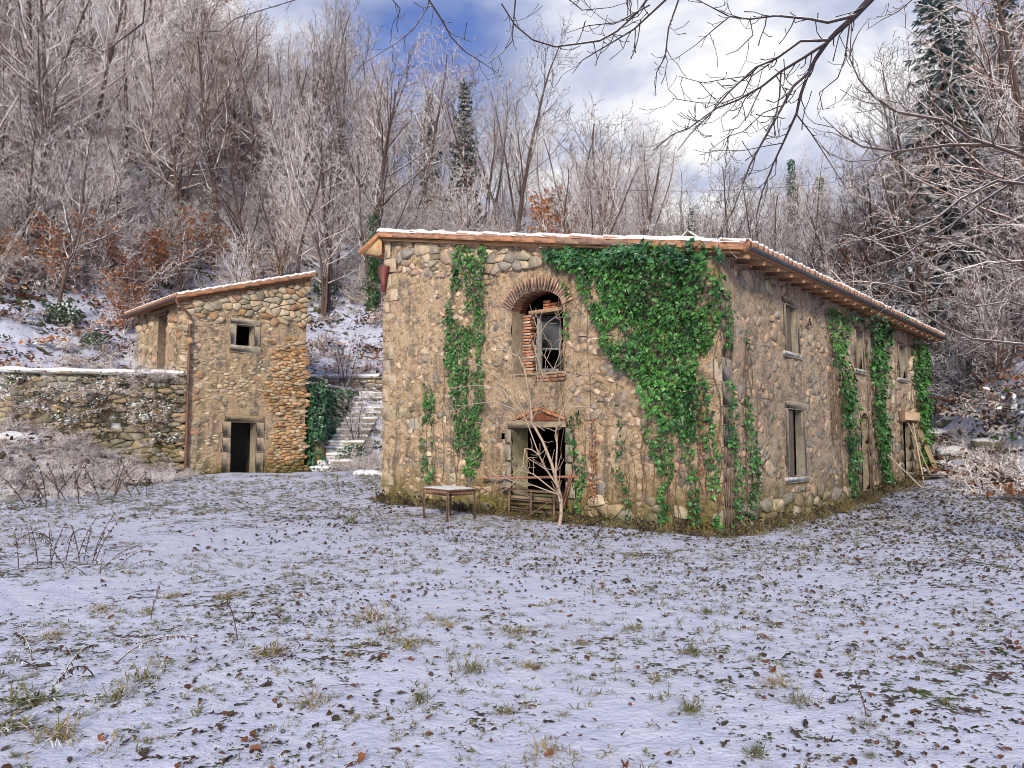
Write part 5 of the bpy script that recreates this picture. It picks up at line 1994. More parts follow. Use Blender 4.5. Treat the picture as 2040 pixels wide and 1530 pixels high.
# crowd of bare trees on the slopes
n_tree = 0
g = np.random.default_rng(90)
while n_tree < 150:
    az = g.uniform(-42, 42)
    r0 = float(np.interp(az, RS_AZ, RS))
    r = r0 + 3 + g.random() ** .8 * 38
    x, y = r * math.sin(R_(az)), r * math.cos(R_(az))
    if not clear(x, y, 2):
        continue
    # keep the skyline low where the sky opens over the house
    px = 1020 + 1503 * x / y
    lim = float(np.interp(px, [0, 350, 640, 860, 1000, 1250, 1400, 1680, 1780, 2040], [-400, -60, 0, 110, 130, 200, 320, 335, 230, -200]))
    z = gz1(x, y)
    hmax = EYE + (868 - lim) / 1503 * y - z
    k = int(g.integers(0, 6))
    H0 = (11, 12, 11, 12, 10, 12)[k]
    s_ = g.uniform(.65, 1.05)
    if H0 * s_ > hmax:
        s_ = hmax / H0 * g.uniform(.85, 1.0)
    if s_ < .3:
        continue
    n_tree += 1
    if az < -14:
        lb, gp = ('tall ' if s_ > .85 else 'small ') + KIND[k] + ' bare tree in the crowd on the left hillside', 'bare trees of the left hillside'
    elif az < 20:
        lb, gp = ('tall ' if s_ > .85 else 'small ') + KIND[k] + ' bare tree in the row behind the farmhouse roof', 'bare trees behind the farmhouse'
    else:
        lb, gp = ('tall ' if s_ > .85 else 'small ') + KIND[k] + ' bare tree in the tangled wood on the right', 'bare trees of the right hand wood'
    plant('bare_tree', lb, 'tree', (x, y, z), tp(tall[k]), (s_ * .9, s_ * .9, s_), g.uniform(0, 6.28), gp, g.normal(0, .11))
n_s = 0
while n_s < 130:
    az = g.uniform(-42, 44)
    r0 = float(np.interp(az, RS_AZ, RS))
    r = r0 + (7 if az < -20 else 1) + g.random() * 26
    x, y = r * math.sin(R_(az)), r * math.cos(R_(az))
    if not clear(x, y, 1.5) or (-16 < az < -8.5 and r < r0 + 9):
        continue
    n_s += 1
    z = gz1(x, y)
    k = int(g.integers(0, 4))
    if az < -14:
        lb, gp = SKIND[k] + ' snowy sapling on the left hillside', 'saplings of the left hillside'
    elif az < 20:
        lb, gp = SKIND[k] + ' snowy sapling behind the farmhouse', 'saplings behind the farmhouse'
    else:
        lb, gp = SKIND[k] + ' snowy sapling in the right hand wood', 'saplings of the right hand wood'
    plant('sapling', lb, 'sapling', (x, y, z), tp(saps[k]), g.uniform(.6, 1.05), g.uniform(0, 6.28), gp)
# tall dense wood closing the upper corners of the view
for az0, az1, n_, r0, r1, lb, gp in ((26.5, 37, 20, 6, 24, 'tall bare tree of the wood in the upper right corner', 'tall trees of the upper right corner'), (-36, -21, 26, 14, 42, 'tall bare tree of the wood in the upper left corner', 'tall trees of the upper left corner')):
    for q in range(n_):
        az = g.uniform(az0, az1)
        r = float(np.interp(az, RS_AZ, RS)) + g.uniform(r0, r1)
        x, y = r * math.sin(R_(az)), r * math.cos(R_(az))
        if not clear(x, y, 2):
            continue
        k = int(g.integers(0, 6))
        s_ = g.uniform(.95, 1.45)
        k = (2, 3, 4, 6, 7, 5)[k] if az0 < 0 else (0, 5, 4, 1, 7, 5)[k]
        plant('bare_tree', lb.replace('tall bare', 'tall ' + KIND[k]), 'tree', (x, y, gz1(x, y)), tp(tall[k]), (s_ * .9, s_ * .9, s_), g.uniform(0, 6.28), gp, g.normal(0, .12))
# the crest on the left: trees closing the skyline
for q in range(34):
    px = g.uniform(150, 740)
    Y = g.uniform(50, 66)
    x, y, z = at_depth(px, Y)
    k = int(g.integers(0, 8))
    H0 = (11, 12, 11, 12, 10, 12, 11, 11)[k]
    top = g.uniform(-60, 60) + max(0, px - 600) * .4
    s_ = (EYE + (868 - top) / 1503 * Y - z) / H0
    plant('bare_tree', KIND[k] + ' bare tree on the left crest ' + ('above the outbuilding' if px < 620 else 'above the gap between the buildings'), 'tree', (x, y, z), tp(tall[k]), (s_ * .85, s_ * .85, s_), g.uniform(0, 6.28), 'bare trees on the left crest', g.normal(0, .08))
# spreading trees at the right edge reaching over the yard
for lb, x, y, s_, k, rz in [('spreading tree at the right edge with long snow lined boughs reaching left', 20.5, 25.5, 1.0, 0, .4), ('brown twigged spreading tree behind the boundary wall', 22.5, 31.0, 1.1, 1, 2.0),
                            ('spreading tree above the stream bank beyond the farmhouse end', 19.5, 36.0, 1.0, 2, 4.1), ('near spreading tree just outside the right picture edge', 17.5, 19.5, .95, 0, 2.6),
                            ('brown twigged spreading tree high on the right bank', 27, 38, 1.2, 1, 5.2), ('spreading tree left of the stream bank gully', 17.0, 41.0, 1.0, 2, 1.0)]:
    plant('spreading_tree', lb, 'tree', (x, y, gz1(x, y)), tp(side[k]), s_, rz)

# thickets: nobody could count these
def hill_points(n, g, az0, az1, rmin, rmax, m=1.0):
    az = g.uniform(az0, az1, n * 3)
    r0 = np.interp(az, RS_AZ, RS)
    r = r0 + rmin + g.random(n * 3) ** .85 * (rmax - rmin)
    x, y = r * np.sin(np.radians(az)), r * np.cos(np.radians(az))
    k = np.array([clear(a, b, m) for a, b in zip(x, y)])
    x, y = x[k][:n], y[k][:n]
    return np.stack([x, y, gz(x, y)], 1)


g = np.random.default_rng(55)
thick = proto_collection('thicket', shr)
for nm, lb, a0, a1, n in (('thicket', 'tangle of bare snow laden brush over the left hillside', -44, -10, 1900), ('thicket', 'tangle of bare snow laden brush behind the farmhouse', -10, 22, 560), ('thicket', 'tangle of bare brown brush over the right bank', 22, 46, 420)):
    P = hill_points(n, g, a0, a1, 2.5, 40)
    kp = g.random(len(P)) < np.clip(.75 + 1.6 * fbm(P[:, 0] * .18, P[:, 1] * .18, 59, 2), .12, 1)
    P = P[kp]
    az_, rr_ = np.degrees(np.arctan2(P[:, 0], P[:, 1])), np.hypot(P[:, 0], P[:, 1])
    P = P[~((az_ > -16) & (az_ < -8.5) & (rr_ < np.interp(az_, RS_AZ, RS) + 9))]
    if a0 < -20:
        P = P[(np.hypot(P[:, 0], P[:, 1]) > np.interp(np.degrees(np.arctan2(P[:, 0], P[:, 1])), RS_AZ, RS) + 6.5) | (P[:, 0] / P[:, 1] > -.28)]
    n = len(P)
    dens = fbm(P[:, 0] * .15, P[:, 1] * .15, 57, 2)
    scatter(nm, P, np.stack([g.normal(0, .12, n), g.normal(0, .12, n), g.uniform(0, 6.28, n)], 1), g.uniform(.55, 1.15, n) * (1 + .2 * dens), g.integers(0, 6, n) if a0 < 20 else g.choice([0, 1, 4, 2, 5, 4], n), thick, lb, 'brush')

# litter on the slopes: leaf clumps and fallen twigs under snow
def clump(seed, mat, n=60, R=.5, size=(.10, .2)):
    g = np.random.default_rng(seed)
    p = np.stack([g.normal(0, R, n), g.normal(0, R, n), np.abs(g.normal(0, .08, n))], 1)
    V, F, T = many(DL, DLF, euler_mats(g.normal(0, .55, n), g.normal(0, .55, n), g.uniform(0, 6.28, n)), g.uniform(*size, n), p, np.clip(g.normal(.4, .25, n), 0, 1)[:, None].repeat(3, 1))
    return mesh_from('clump', V, F, mat, tint=T)


lit = proto_collection('leaf_litter', [clump(1, M['deadleaf']), clump(2, M['beech']), clump(3, M['darkleaf']), clump(4, M['evergreen']), shrub_mesh(420, .7, 12, 'bark_twig', P_ARCH, 1.4, .010), shrub_mesh(421, .9, 9, 'bark_brown', P_ARCH, 1.5, .010)])
P = hill_points(2600, g, -44, 46, -5.5, 26, .4)
n = len(P)
scatter('leaf_litter', P, np.stack([g.normal(0, .2, n), g.normal(0, .2, n), g.uniform(0, 6.28, n)], 1), g.uniform(.6, 1.5, n), g.choice(6, n, p=[.16, .10, .26, .06, .24, .18]), lit, 'snowy leaf litter and brush on the slopes', 'leaf litter')

# brambles over the terrace wall and bank
bramb = proto_collection('bramble', [shrub_mesh(430 + k, 1.7, 12, ('bark_twig', 'bark_brown')[k % 2], P_ARCH, 1.5, .012) for k in range(3)] + [clump(9, M['evergreen'], 70, .4, (.08, .14)), clump(10, M['darkleaf'], 80, .5)])
n = 620
x = g.uniform(-20, -10.9, n)
y = 26.0 + (x + 11.4) * .29 - np.abs(g.normal(.2, 3.0, n))
kk = (y > 18.5) & (y < 26.0 + (x + 11.4) * .29 - .15) & (g.random(n) < np.clip((-x - 9) / 4, 0, 1))
x, y = x[kk], y[kk]
n = len(x)
z = gz(x, y)
P = np.stack([x, y, z], 1)
scatter('bramble', P, np.stack([g.normal(0, .25, n), g.normal(0, .25, n), g.uniform(0, 6.28, n)], 1), g.uniform(.2, .5, n), g.choice(5, n, p=[.20, .18, .17, .13, .32]), bramb, 'snowy brambles heaped against the terrace wall', 'brambles')
n = 14
x = g.uniform(-16.5, -11.6, n)
P = np.stack([x, 26.1 + (x + 11.4) * .29, np.full(n, 3.9)], 1)
scatter('hanging_bramble', P, np.stack([g.normal(0, .5, n) + 1.0, g.normal(0, .3, n), g.normal(0, .5, n)], 1), g.uniform(.2, .45, n), g.choice(5, n, p=[.25, .2, .2, .2, .15]), bramb, 'snowy bramble shoots hanging over the terrace wall', 'brambles')
n = 230
x = g.uniform(-7.6, -4.2, n)
y = g.uniform(28.6, 37, n)
hx_, hy_ = h_local(x, y)
kk = (hx_ < -.25) & ((x > -6.0 + (y - 30) * .12) | (x < -7.1) | (g.random(n) < .4))
x, y = x[kk], y[kk]
n = len(x)
scatter('step_brush', np.stack([x, y, gz(x, y)], 1), np.stack([g.normal(0, .25, n), g.normal(0, .25, n), g.uniform(0, 6.28, n)], 1), g.uniform(.25, .6, n), g.choice(5, n, p=[.18, .14, .16, .26, .26]), bramb, 'snowy brush and leaves beside the stone steps', 'brush')
# stream bank brush at the far right
n = 60
x = g.uniform(14.0, 21, n)
y = g.uniform(25.5, 33, n)
kk = np.array([clear(a, b, 1.2) for a, b in zip(x, y)])
x, y = x[kk], y[kk]
n = len(x)
scatter('bank_brush', np.stack([x, y, gz(x, y)], 1), np.stack([g.normal(0, .25, n), g.normal(0, .25, n), g.uniform(0, 6.28, n)], 1), g.uniform(.25, .7, n), g.choice(5, n), bramb, 'snowy brush along the stream bank beyond the farmhouse', 'brush')
# snow caught with leaves on the ledges of the terrace wall
n = 110
x = g.uniform(-16.7, -11.6, n)
zz_ = 3.7 - np.abs(g.normal(0, 1.3, n))
kk = zz_ > .6
x, zz_ = x[kk], zz_[kk]
n = len(x)
ledge = proto_collection('ledge_growth', [clump(50, M['evergreen'], 26, .16, (.06, .11)), clump(51, M['darkleaf'], 26, .15, (.06, .11)), shrub_mesh(436, .5, 4, 'bark_brown', P_ARCH, 1.5, .008), clump(52, M['evergreen'], 40, .25, (.05, .10))])
scatter('ledge_growth', np.stack([x, 26.0 + (x + 11.4) * .29, zz_], 1), np.stack([g.normal(.3, .3, n), g.normal(0, .3, n), g.normal(0, .6, n)], 1), g.uniform(.6, 1.3, n), g.integers(0, 4, n), ledge, 'snowy leaves and shoots rooted in the terrace wall', 'wall plants')
# stems beside the steps
for lb, px, py, k, s_ in [('leafless shrub of upright stems beside the stone steps', 712, 900, 0, .5), ('leafless shrub arching over the snowy garden wall', 690, 790, 1, .5)]:
    x, y, z = on_ground(px, py)
    plant('sapling', lb, 'shrub', (x, y, z), tp(saps[k]), s_, 1.0)

# ------------------------------------------------------------------ yard: grass, leaves, weeds
def tuft_mesh(seed, n, h, spread, lo, hi, w=.0042, droop=1.25):
    g = np.random.default_rng(seed)
    Vs, Fs, Ts = [], [], []
    k = 0
    for i in range(n):
        a = g.uniform(0, 6.28)
        p0 = np.array([g.normal(0, spread * .25), g.normal(0, spread * .25), -.01])
        L = h * g.uniform(.6, 1.25)
        tilt = g.uniform(.15, 1.1)
        cur = g.uniform(.4, 1.7) * droop
        d2 = np.array([math.cos(a), math.sin(a)])
        pts = [p0]
        th = tilt
        for s in range(5):
            pts.append(pts[-1] + np.array([d2[0] * math.sin(th), d2[1] * math.sin(th), math.cos(th)]) * L / 5)
            th += cur / 4
        pts = np.array(pts)
        pts[:, 2] = np.maximum(pts[:, 2], .004)
        side_ = np.array([-d2[1], d2[0], 0])
        ww = w * np.array([1, 1.1, 1, .8, .5, .1]) * g.uniform(.7, 1.3)
        V = np.vstack([pts - side_ * ww[:, None], pts + side_ * ww[:, None]])
        Vs.append(V)
        for s in range(5):
            Fs.append((k + s, k + s + 1, k + 7 + s, k + 6 + s))
        t = g.uniform(lo, hi)
        Ts.append(np.full((12, 3), t))
        k += 12
    return mesh_from('tuft', np.vstack(Vs), Fs, M['grass'], tint=np.vstack(Ts))


tufts = {'green': [tuft_mesh(1, 70, .24, .22, 0, .35), tuft_mesh(2, 60, .22, .26, .0, .5)],
         'straw': [tuft_mesh(3, 90, .24, .30, .45, 1.0, droop=1.4), tuft_mesh(4, 80, .22, .34, .3, .95, droop=1.5)],
         'mixed': [tuft_mesh(5, 80, .26, .26, .05, .9), tuft_mesh(6, 70, .22, .30, .1, .8, droop=1.3)],
         'snowy': [tuft_mesh(11, 90, .22, .36, .0, .3, .008, 1.9)] * 2,
         'thin': [tuft_mesh(7, 16, .2, .14, .0, .5), tuft_mesh(8, 12, .17, .16, .1, .8)]}


def tuft(label, px, py, kind, s, group=None):
    x, y, z = on_ground(px, py)
    o = obj('grass_tuft', tufts[kind][rt_.randrange(2)])
    o.location = (x, y, z)
    o.rotation_euler = (0, 0, rt_.uniform(0, 6.28))
    s *= .6
    o.scale = (s * 1.1, s * 1.1, s * rt_.uniform(.75, 1.0))
    return tag(o, label, 'grass tuft', group)


for lb, px, py, kd, s in [
    ('largest straw coloured grass tuft in the middle of the snowy yard', 742, 1235, 'straw', 1.7), ('green drooping grass tuft just in front of the largest straw tuft', 765, 1258, 'green', 1.2),
    ('bushy green tuft with a straw base near the lower left of the yard', 620, 1402, 'mixed', 1.15), ('long bladed green and straw tuft right of the largest straw tuft', 812, 1290, 'mixed', 1.2),
    ('curved straw tuft right of the yard centre', 1030, 1262, 'straw', 1.35), ('spiky green tuft below the curved straw tuft', 940, 1335, 'green', 1.2), ('small straw tuft right of the spiky green one', 1055, 1330, 'straw', .75),
    ('small upright green tuft far right of centre', 1410, 1222, 'green', .95), ('straw tuft in the right foreground', 1545, 1365, 'straw', 1.0), ('dark green splayed tuft next to the right foreground straw tuft', 1595, 1400, 'green', 1.1),
    ('mixed tuft at the bottom middle edge', 1090, 1500, 'mixed', .9), ('low straw tuft left of centre', 455, 1190, 'straw', 1.1), ('low straw tuft beside another on the left of the yard', 345, 1190, 'straw', 1.1),
    ('straw tuft by the far left of the yard', 105, 1270, 'straw', 1.1), ('straw tuft among weeds on the left', 205, 1215, 'straw', 1.1), ('wide mixed tuft lower left of centre', 535, 1305, 'mixed', 1.3),
    ('snow bent tuft in the lower left', 285, 1355, 'green', 1.3), ('snow bent tuft beneath a dead leaf at lower left', 225, 1395, 'green', 1.2), ('broad snow covered tuft at the left edge', 60, 1400, 'snowy', 1.25),
    ('broad snow covered tuft below the one at the left edge', 30, 1450, 'snowy', 1.15), ('straw and green tuft at the lower left corner', 110, 1475, 'mixed', 1.4), ('dark green tuft near the farmhouse left corner', 698, 1042, 'green', 2.0),
    ('small straw tuft under the curved ones', 860, 1235, 'straw', .9), ('straw tuft between the largest tuft and the yard centre', 890, 1247, 'straw', .9), ('sparse green tuft right of centre', 1260, 1255, 'green', .9),
    ('small green tuft with a leaf right of centre', 1160, 1285, 'mixed', .8), ('green tuft with a brown leaf right of the yard middle', 1380, 1300, 'green', 1.0), ('grey green tuft in the lower right middle', 1375, 1420, 'green', 1.0),
    ('thin tuft at the bottom right of centre', 1505, 1505, 'green', .8), ('thin tuft low at the centre left', 835, 1400, 'green', .9), ('mixed tuft low at the left of centre', 235, 1470, 'thin', 1.4),
    ('dense green tuft against the side wall foot', 1560, 1050, 'green', 2.2), ('long bladed tuft against the side wall foot nearer the corner', 1510, 1058, 'green', 1.8), ('tuft against the side wall foot farther along', 1640, 1025, 'green', 1.8)]:
    tuft(lb, px, py, kd, s)
g = np.random.default_rng(66)
for k in range(34):
    px, py = g.uniform(0, 2040), g.uniform(1150, 1520)
    tuft('small wispy grass tuft poking through the snow of the yard', px, py, ('thin', 'thin', 'green', 'thin')[int(g.integers(0, 4))], g.uniform(.4, .8), 'small grass tufts in the yard')

# dry weeds: stalks with seed heads or drooping leaves
def weed_mesh(seed, n, h, kind):
    g = np.random.default_rng(seed)
    pl, lv = [], []
    for i in range(n):
        a = g.uniform(0, 6.28)
        pts = [np.array([g.normal(0, .06 * n ** .5), g.normal(0, .06 * n ** .5), -.02])]
        th = g.uniform(.05, .5) if kind == 'stalk' else g.uniform(.5, 1.0)
        m = 8
        for s in range(m):
            pts.append(pts[-1] + np.array([math.cos(a) * math.sin(th), math.sin(a) * math.sin(th), math.cos(th)]) * h * g.uniform(.9, 1.1) / m)
            th += .05 if kind == 'stalk' else .16
        pts = np.array(pts)
        pl.append((pts, np.linspace(.006, .003, m + 1), 4))
        for q in range(34):
            t = g.uniform(.25, 1.0)
            f = t * (m - .01)
            b = int(f)
            lv.append(pts[b] + (pts[b + 1] - pts[b]) * (f - b))
    V1, F1, n0 = [], [], 0
    for p in pl:
        V, F = tube(*p)
        V1.append(V)
        F1 += [tuple(q + n0 for q in f) for f in F.tolist()]
        n0 += len(V)
    lv = np.array(lv)
    N = len(lv)
    sc = np.array([.35, .6, 1.0])
    V, F, T = many(DL * np.array([.5, 1, .6]) + np.array([0, .5, 0]), DLF, euler_mats(g.normal(-1.0, .5, N), g.normal(0, .4, N), g.uniform(0, 6.28, N)), g.uniform(.02, .045, N), lv, np.clip(g.normal(.4, .25, N), 0, 1)[:, None].repeat(3, 1))
    F1 += [tuple(q + n0 for q in f) for f in F.tolist()]
    V1.append(V)
    T = np.vstack([np.full((n0, 3), .3), T])
    return mesh_from('weed', np.vstack(V1), F1, M['weed'], tint=T)


WM = [weed_mesh(1, 12, .55, 'stalk'), weed_mesh(2, 1, .42, 'stalk'), weed_mesh(3, 3, .6, 'droop'), weed_mesh(4, 7, .8, 'droop')]
for lb, px, py, k, s in [('dense clump of dark dry weeds at the left of the yard', 148, 1120, 0, 1.15), ('second dark weed clump drooping in front of the dense one', 215, 1140, 3, 1.0), ('lone dark seed stalk left of centre', 308, 1235, 1, .9),
                         ('lone seed stalk between straw tufts', 470, 1275, 1, .95), ('arching weed fronds near the left edge', 70, 1325, 2, 1.0), ('leaning dark weed stalk in the lower left', 200, 1340, 2, 1.1), ('weed fronds behind the dense clump', 95, 1080, 3, 1.2),
                         ('dry weeds under the terrace bank', 100, 1000, 0, 2.0), ('dry weed clump below the bramble bank', 230, 985, 0, 1.6), ('dark stalk near the boulder', 745, 1010, 1, 1.6), ('dark stalk beside the path to the steps', 672, 985, 1, 1.5),
                         ('single bent stalk in the right foreground', 1720, 1425, 1, .6)]:
    x, y, z = on_ground(px, py)
    o = obj('dry_weed', WM[k])
    o.location = (x, y, z)
    o.rotation_euler = (0, 0, rt_.uniform(0, 6.28))
    o.scale = (s,) * 3
    tag(o, lb, 'weed')

# fallen leaves: the nearest three hundred one by one, the rest as litter
LM = []
for k in range(5):
    gg = np.random.default_rng(800 + k)
    V = DL * np.array([gg.uniform(.7, 1.2), 1, 1]) + gg.normal(0, .07, DL.shape) + np.array([0, 0, .02])
    V[:, 2] += .25 * V[:, 0] ** 2 * gg.uniform(-.5, 2.5) + .3 * V[:, 1] ** 2 * gg.uniform(-.5, 1.5)
    LM.append(V)
lm_obj = [mesh_from('fallen_leaf', LM[k % 5], DLF, M['deadleaf' if k < 7 else 'darkleaf'], uni=(.15 + .09 * (k % 10),) * 3) for k in range(10)]
g = np.random.default_rng(72)
N = 0
while N < 300:
    az = g.uniform(-37, 37)
    r = 3.2 + g.random() ** 1.2 * 6.5
    x, y = r * math.sin(R_(az)), r * math.cos(R_(az))
    if g.random() > .35 + .65 * (x + 5) / 9:
        continue
    o = obj('fallen_leaf', lm_obj[int(g.integers(0, 10))])
    o.location = (x, y, gz1(x, y) + g.uniform(-.004, .012))
    o.rotation_euler = (g.normal(0, .5), g.normal(0, .5), g.uniform(0, 6.28))
    s = .03 + .05 * g.random() ** 1.6
    o.scale = (s * g.uniform(.7, 1.1), s * g.uniform(.9, 1.3), s * g.uniform(.7, 2.2))
    tag(o, 'curled brown dead leaf lying on the snow of the yard', 'leaf', 'fallen leaves on the snowy yard')
    N += 1
lc = proto_collection('fallen_leaf_litter', [mesh_from('leaf_kind', LM[k % 5], DLF, M['deadleaf' if k % 4 == 0 else 'darkleaf'], uni=(.03 + .08 * k,) * 3) for k in range(8)])


def yard_points(n, g, rmin, rmax, pw=1.0, az=40):
    a = np.radians(g.uniform(-az, az, n))
    r = rmin + (rmax - rmin) * g.random(n) ** pw
    x, y = r * np.sin(a), r * np.cos(a)
    hx, hy = h_local(x, y)
    k = ~((hx > -.1) & (hx < HW + .1) & (hy > -.1) & (hy < HL))
    sx_, sy_ = s_local(x, y)
    k &= ~((sx_ > -.1) & (sx_ < SW + .1) & (sy_ > -.1) & (sy_ < SL))
    return x[k], y[k]


x, y = yard_points(42000, g, 3.0, 27, .66)
kk = g.random(len(x)) < np.clip(.32 + .06 * x + 1.0 * fbm(x * .5, y * .5, 74, 2) + .8 * fbm(x * 2, y * 2, 75, 2), .05, 1)
x, y = x[kk], y[kk]
n = len(x)
nearf = np.clip(y / 14, .35, 1.2)
scatter('fallen_leaf_litter', np.stack([x, y, gz(x, y) + .012], 1), np.stack([g.normal(0, .4, n), g.normal(0, .4, n), g.uniform(0, 6.28, n)], 1), (.016 + .05 * g.random(n) ** 2) * (.7 + .75 * nearf), g.integers(0, 8, n), lc, 'brown leaf litter strewn over the snow', 'leaf litter')
# short grass showing through the snow
gb = proto_collection('short_grass', [tuft_mesh(20 + k, 7 + 3 * k, .085, .10, .0, .55 + .1 * k, .004) for k in range(4)] + [weed_mesh(30, 1, .12, 'droop')])
x, y = yard_points(22000, g, 3.0, 27, .7)
kk = fbm(x * .45, y * .45, 76, 3) + .6 * fbm(x * 2.2, y * 2.2, 78, 2) > -.05
x, y = x[kk], y[kk]
n = len(x)
scatter('short_grass', np.stack([x, y, gz(x, y)], 1), np.stack([g.normal(0, .15, n), g.normal(0, .15, n), g.uniform(0, 6.28, n)], 1), g.uniform(.35, 1.0, n) * (.75 + y / 28), g.choice(5, n, p=[.26, .24, .22, .2, .08]), gb, 'short winter grass poking through the snow', 'grass')
# dry grass along the foot of the walls
S_, D_ = [], []
s = g.uniform(0, HW, 420)
d = np.abs(g.normal(.0, .16, 420)) + .06
s2 = g.uniform(0, HL, 520)
d2 = np.abs(g.normal(.0, .22, 520)) + .06
L = np.vstack([np.stack([s, -d], 1), np.stack([HW + d2, s2], 1)])
x = HP[0] + L[:, 0] * math.cos(HA) - L[:, 1] * math.sin(HA)
y = HP[1] + L[:, 0] * math.sin(HA) + L[:, 1] * math.cos(HA)
n = len(x)
wg = proto_collection('wall_foot_grass', [tufts['thin'][0], tufts['thin'][1], tufts['mixed'][1], clump(40, M['darkleaf'], 20, .12, (.04, .08))])
scatter('wall_foot_grass', np.stack([x, y, gz(x, y)], 1), np.stack([g.normal(0, .15, n), g.normal(0, .15, n), g.uniform(0, 6.28, n)], 1), g.uniform(.5, 1.2, n), g.choice(4, n, p=[.3, .25, .2, .25]), wg, 'dry grass and leaves along the foot of the farmhouse walls', 'grass')


# ------------------------------------------------------------------ things by the walls
def world_h(s, d):
    """point in front of the gable wall: s along it, d out of it"""
    return HP[0] + s * math.cos(HA) + d * math.sin(HA), HP[1] + s * math.sin(HA) - d * math.cos(HA)


def world_r(s, d):
    lx, ly = HW + d, s
    return HP[0] + lx * math.cos(HA) - ly * math.sin(HA), HP[1] + lx * math.sin(HA) + ly * math.cos(HA)


def beam(name, a, b, w, h, mat, tint, parent=None, bev=.008):
    """a squared timber from a to b"""
    a, b = np.array(a, float), np.array(b, float)
    d = b - a
    L = np.linalg.norm(d)
    V, F = cbox((0, 0, 0), (w, h, L), bev, jit=.003, r=rs)
    q = Vector(d).to_track_quat('Z', 'Y').to_matrix()
    V = V @ np.array(q).T + (a + b) / 2
    return obj(name, mesh_from(name, V, F, mat, uni=tint), parent)


# table by the gable
tx, ty, tz = -1.36, 15.9, gz1(-1.36, 15.9)
tab = thing('wooden_table', 'small worn wooden table with snow on its top against the gable', 'table', (tx, ty, tz), R_(129))
ex, ey, TH = 1.0, .78, .66
# local: x runs to the left end of the table, y towards the wall
wt = (.33, .21, .14)
for k in range(5):
    V, F = cbox((ex / 2, -(k + .5) * ey / 5, TH), (ex + .1, ey / 5 - .006, .03), .005, jit=.003, r=rs)
    obj('top_board', mesh_from('top_board', V, F, M['wood_snow'], uni=np.array(wt) * rs.uniform(.85, 1.15)), tab)
for a, b in ((.04, -.04), (ex - .04, -.04), (.04, -ey + .04), (ex - .04, -ey + .04)):
    V, F = cbox((a, b, TH / 2 - .03), (.042, .042, TH - .0), .006, jit=.003, r=rs)
    obj('leg', mesh_from('leg', V, F, M['wood'], uni=np.array((.24, .155, .105)) * rs.uniform(.9, 1.1)), tab)
for c, sz in (((ex / 2, -.04, TH - .075), (ex - .13, .025, .10)), ((ex / 2, -ey + .04, TH - .075), (ex - .13, .025, .10)), ((.04, -ey / 2, TH - .075), (.025, ey - .13, .10)), ((ex - .04, -ey / 2, TH - .075), (.025, ey - .13, .10))):
    V, F = cbox(c, sz, .004)
    obj('apron', mesh_from('apron', V, F, M['wood'], uni=(.34, .20, .13)), tab)
Vs = []
for a in np.linspace(-.03, ex + .03, 14):
    for b in np.linspace(.0, -ey, 10):
        h = .018 * min(1, 8 * min(a + .03, ex + .03 - a) + .1, 8 * min(-b, ey + b) + .1) * (.6 + .6 * float(vnoise(a * 5, b * 5, 3)))
        Vs.append((a, b, TH + .013 + h))
i = np.arange(13)[:, None] * 10
j = np.arange(9)[None, :]
F = np.stack([i + j, i + j + 1, i + j + 11, i + j + 10], -1).reshape(-1, 4)
obj('lying_snow', mesh_from('lying_snow', np.array(Vs), F, M['snowcap'], True, uni=(.8, .81, .86)), tab)

# timber barrier before the lower doorway
bx, by = world_h(4.5, .20)
bar = thing('timber_barrier', 'low rough timber rack of three posts and a rail under the doorway', 'barrier', (bx, by, gz1(bx, by)), HA)
for s0, h in ((.10, .62), (.72, .62), (1.36, .60)):
    beam('post', (s0, 0, -.1), (s0 + .03, .02, h), .07, .06, M['wood'], np.array((.20, .125, .09)) * rs.uniform(.85, 1.15), bar)
beam('rail', (-.05, -.02, .60), (1.5, -.02, .585), .06, .05, M['wood_snow'], (.27, .17, .12), bar)
beam('rail', (.0, .05, .16), (1.42, .05, .14), .05, .05, M['wood'], (.18, .12, .09), bar)
beam('slat', (.14, .06, .38), (1.36, .06, .37), .14, .03, M['wood'], (.24, .16, .12), bar)
px_, py_ = world_h(3.75, .17)
pole = thing('wooden_pole', 'long reddish wooden pole lying across the lower doorway', 'pole', (px_, py_, .82), HA)
V, F = tube([(0, 0, 0), (1.3, -.03, .055), (2.75, -.02, .13)], [.032, .03, .026], 7)
obj('shaft', mesh_from('shaft', V, F, M['wood'], True, uni=(.36, .17, .12)), pole)
V, F = tube([(1.78, -.03, .06), (1.83, -.06, .12)], [.012, .008], 5)
obj('stub', mesh_from('stub', V, F, M['wood'], uni=(.30, .16, .11)), pole)
x, y = world_h(6.18, .45)
pl1 = thing('leaning_plank', 'reddish plank leaning upright at the right of the lower doorway', 'plank', (x, y, gz1(x, y)), HA)
beam('board', (.0, -.05, -.05), (.16, .28, 1.0), .10, .04, M['wood'], (.36, .175, .11), pl1)
x, y = world_h(5.3, .62)
pl2 = thing('leaning_stick', 'dark thin stick slanting across the timber rack', 'stick', (x, y, gz1(x, y)), HA)
V, F = tube([(0, 0, 0), (.45, .12, .28), (.92, .3, .62)], [.018, .016, .013], 6)
obj('shaft', mesh_from('shaft', V, F, M['wood'], uni=(.13, .085, .065)), pl2)

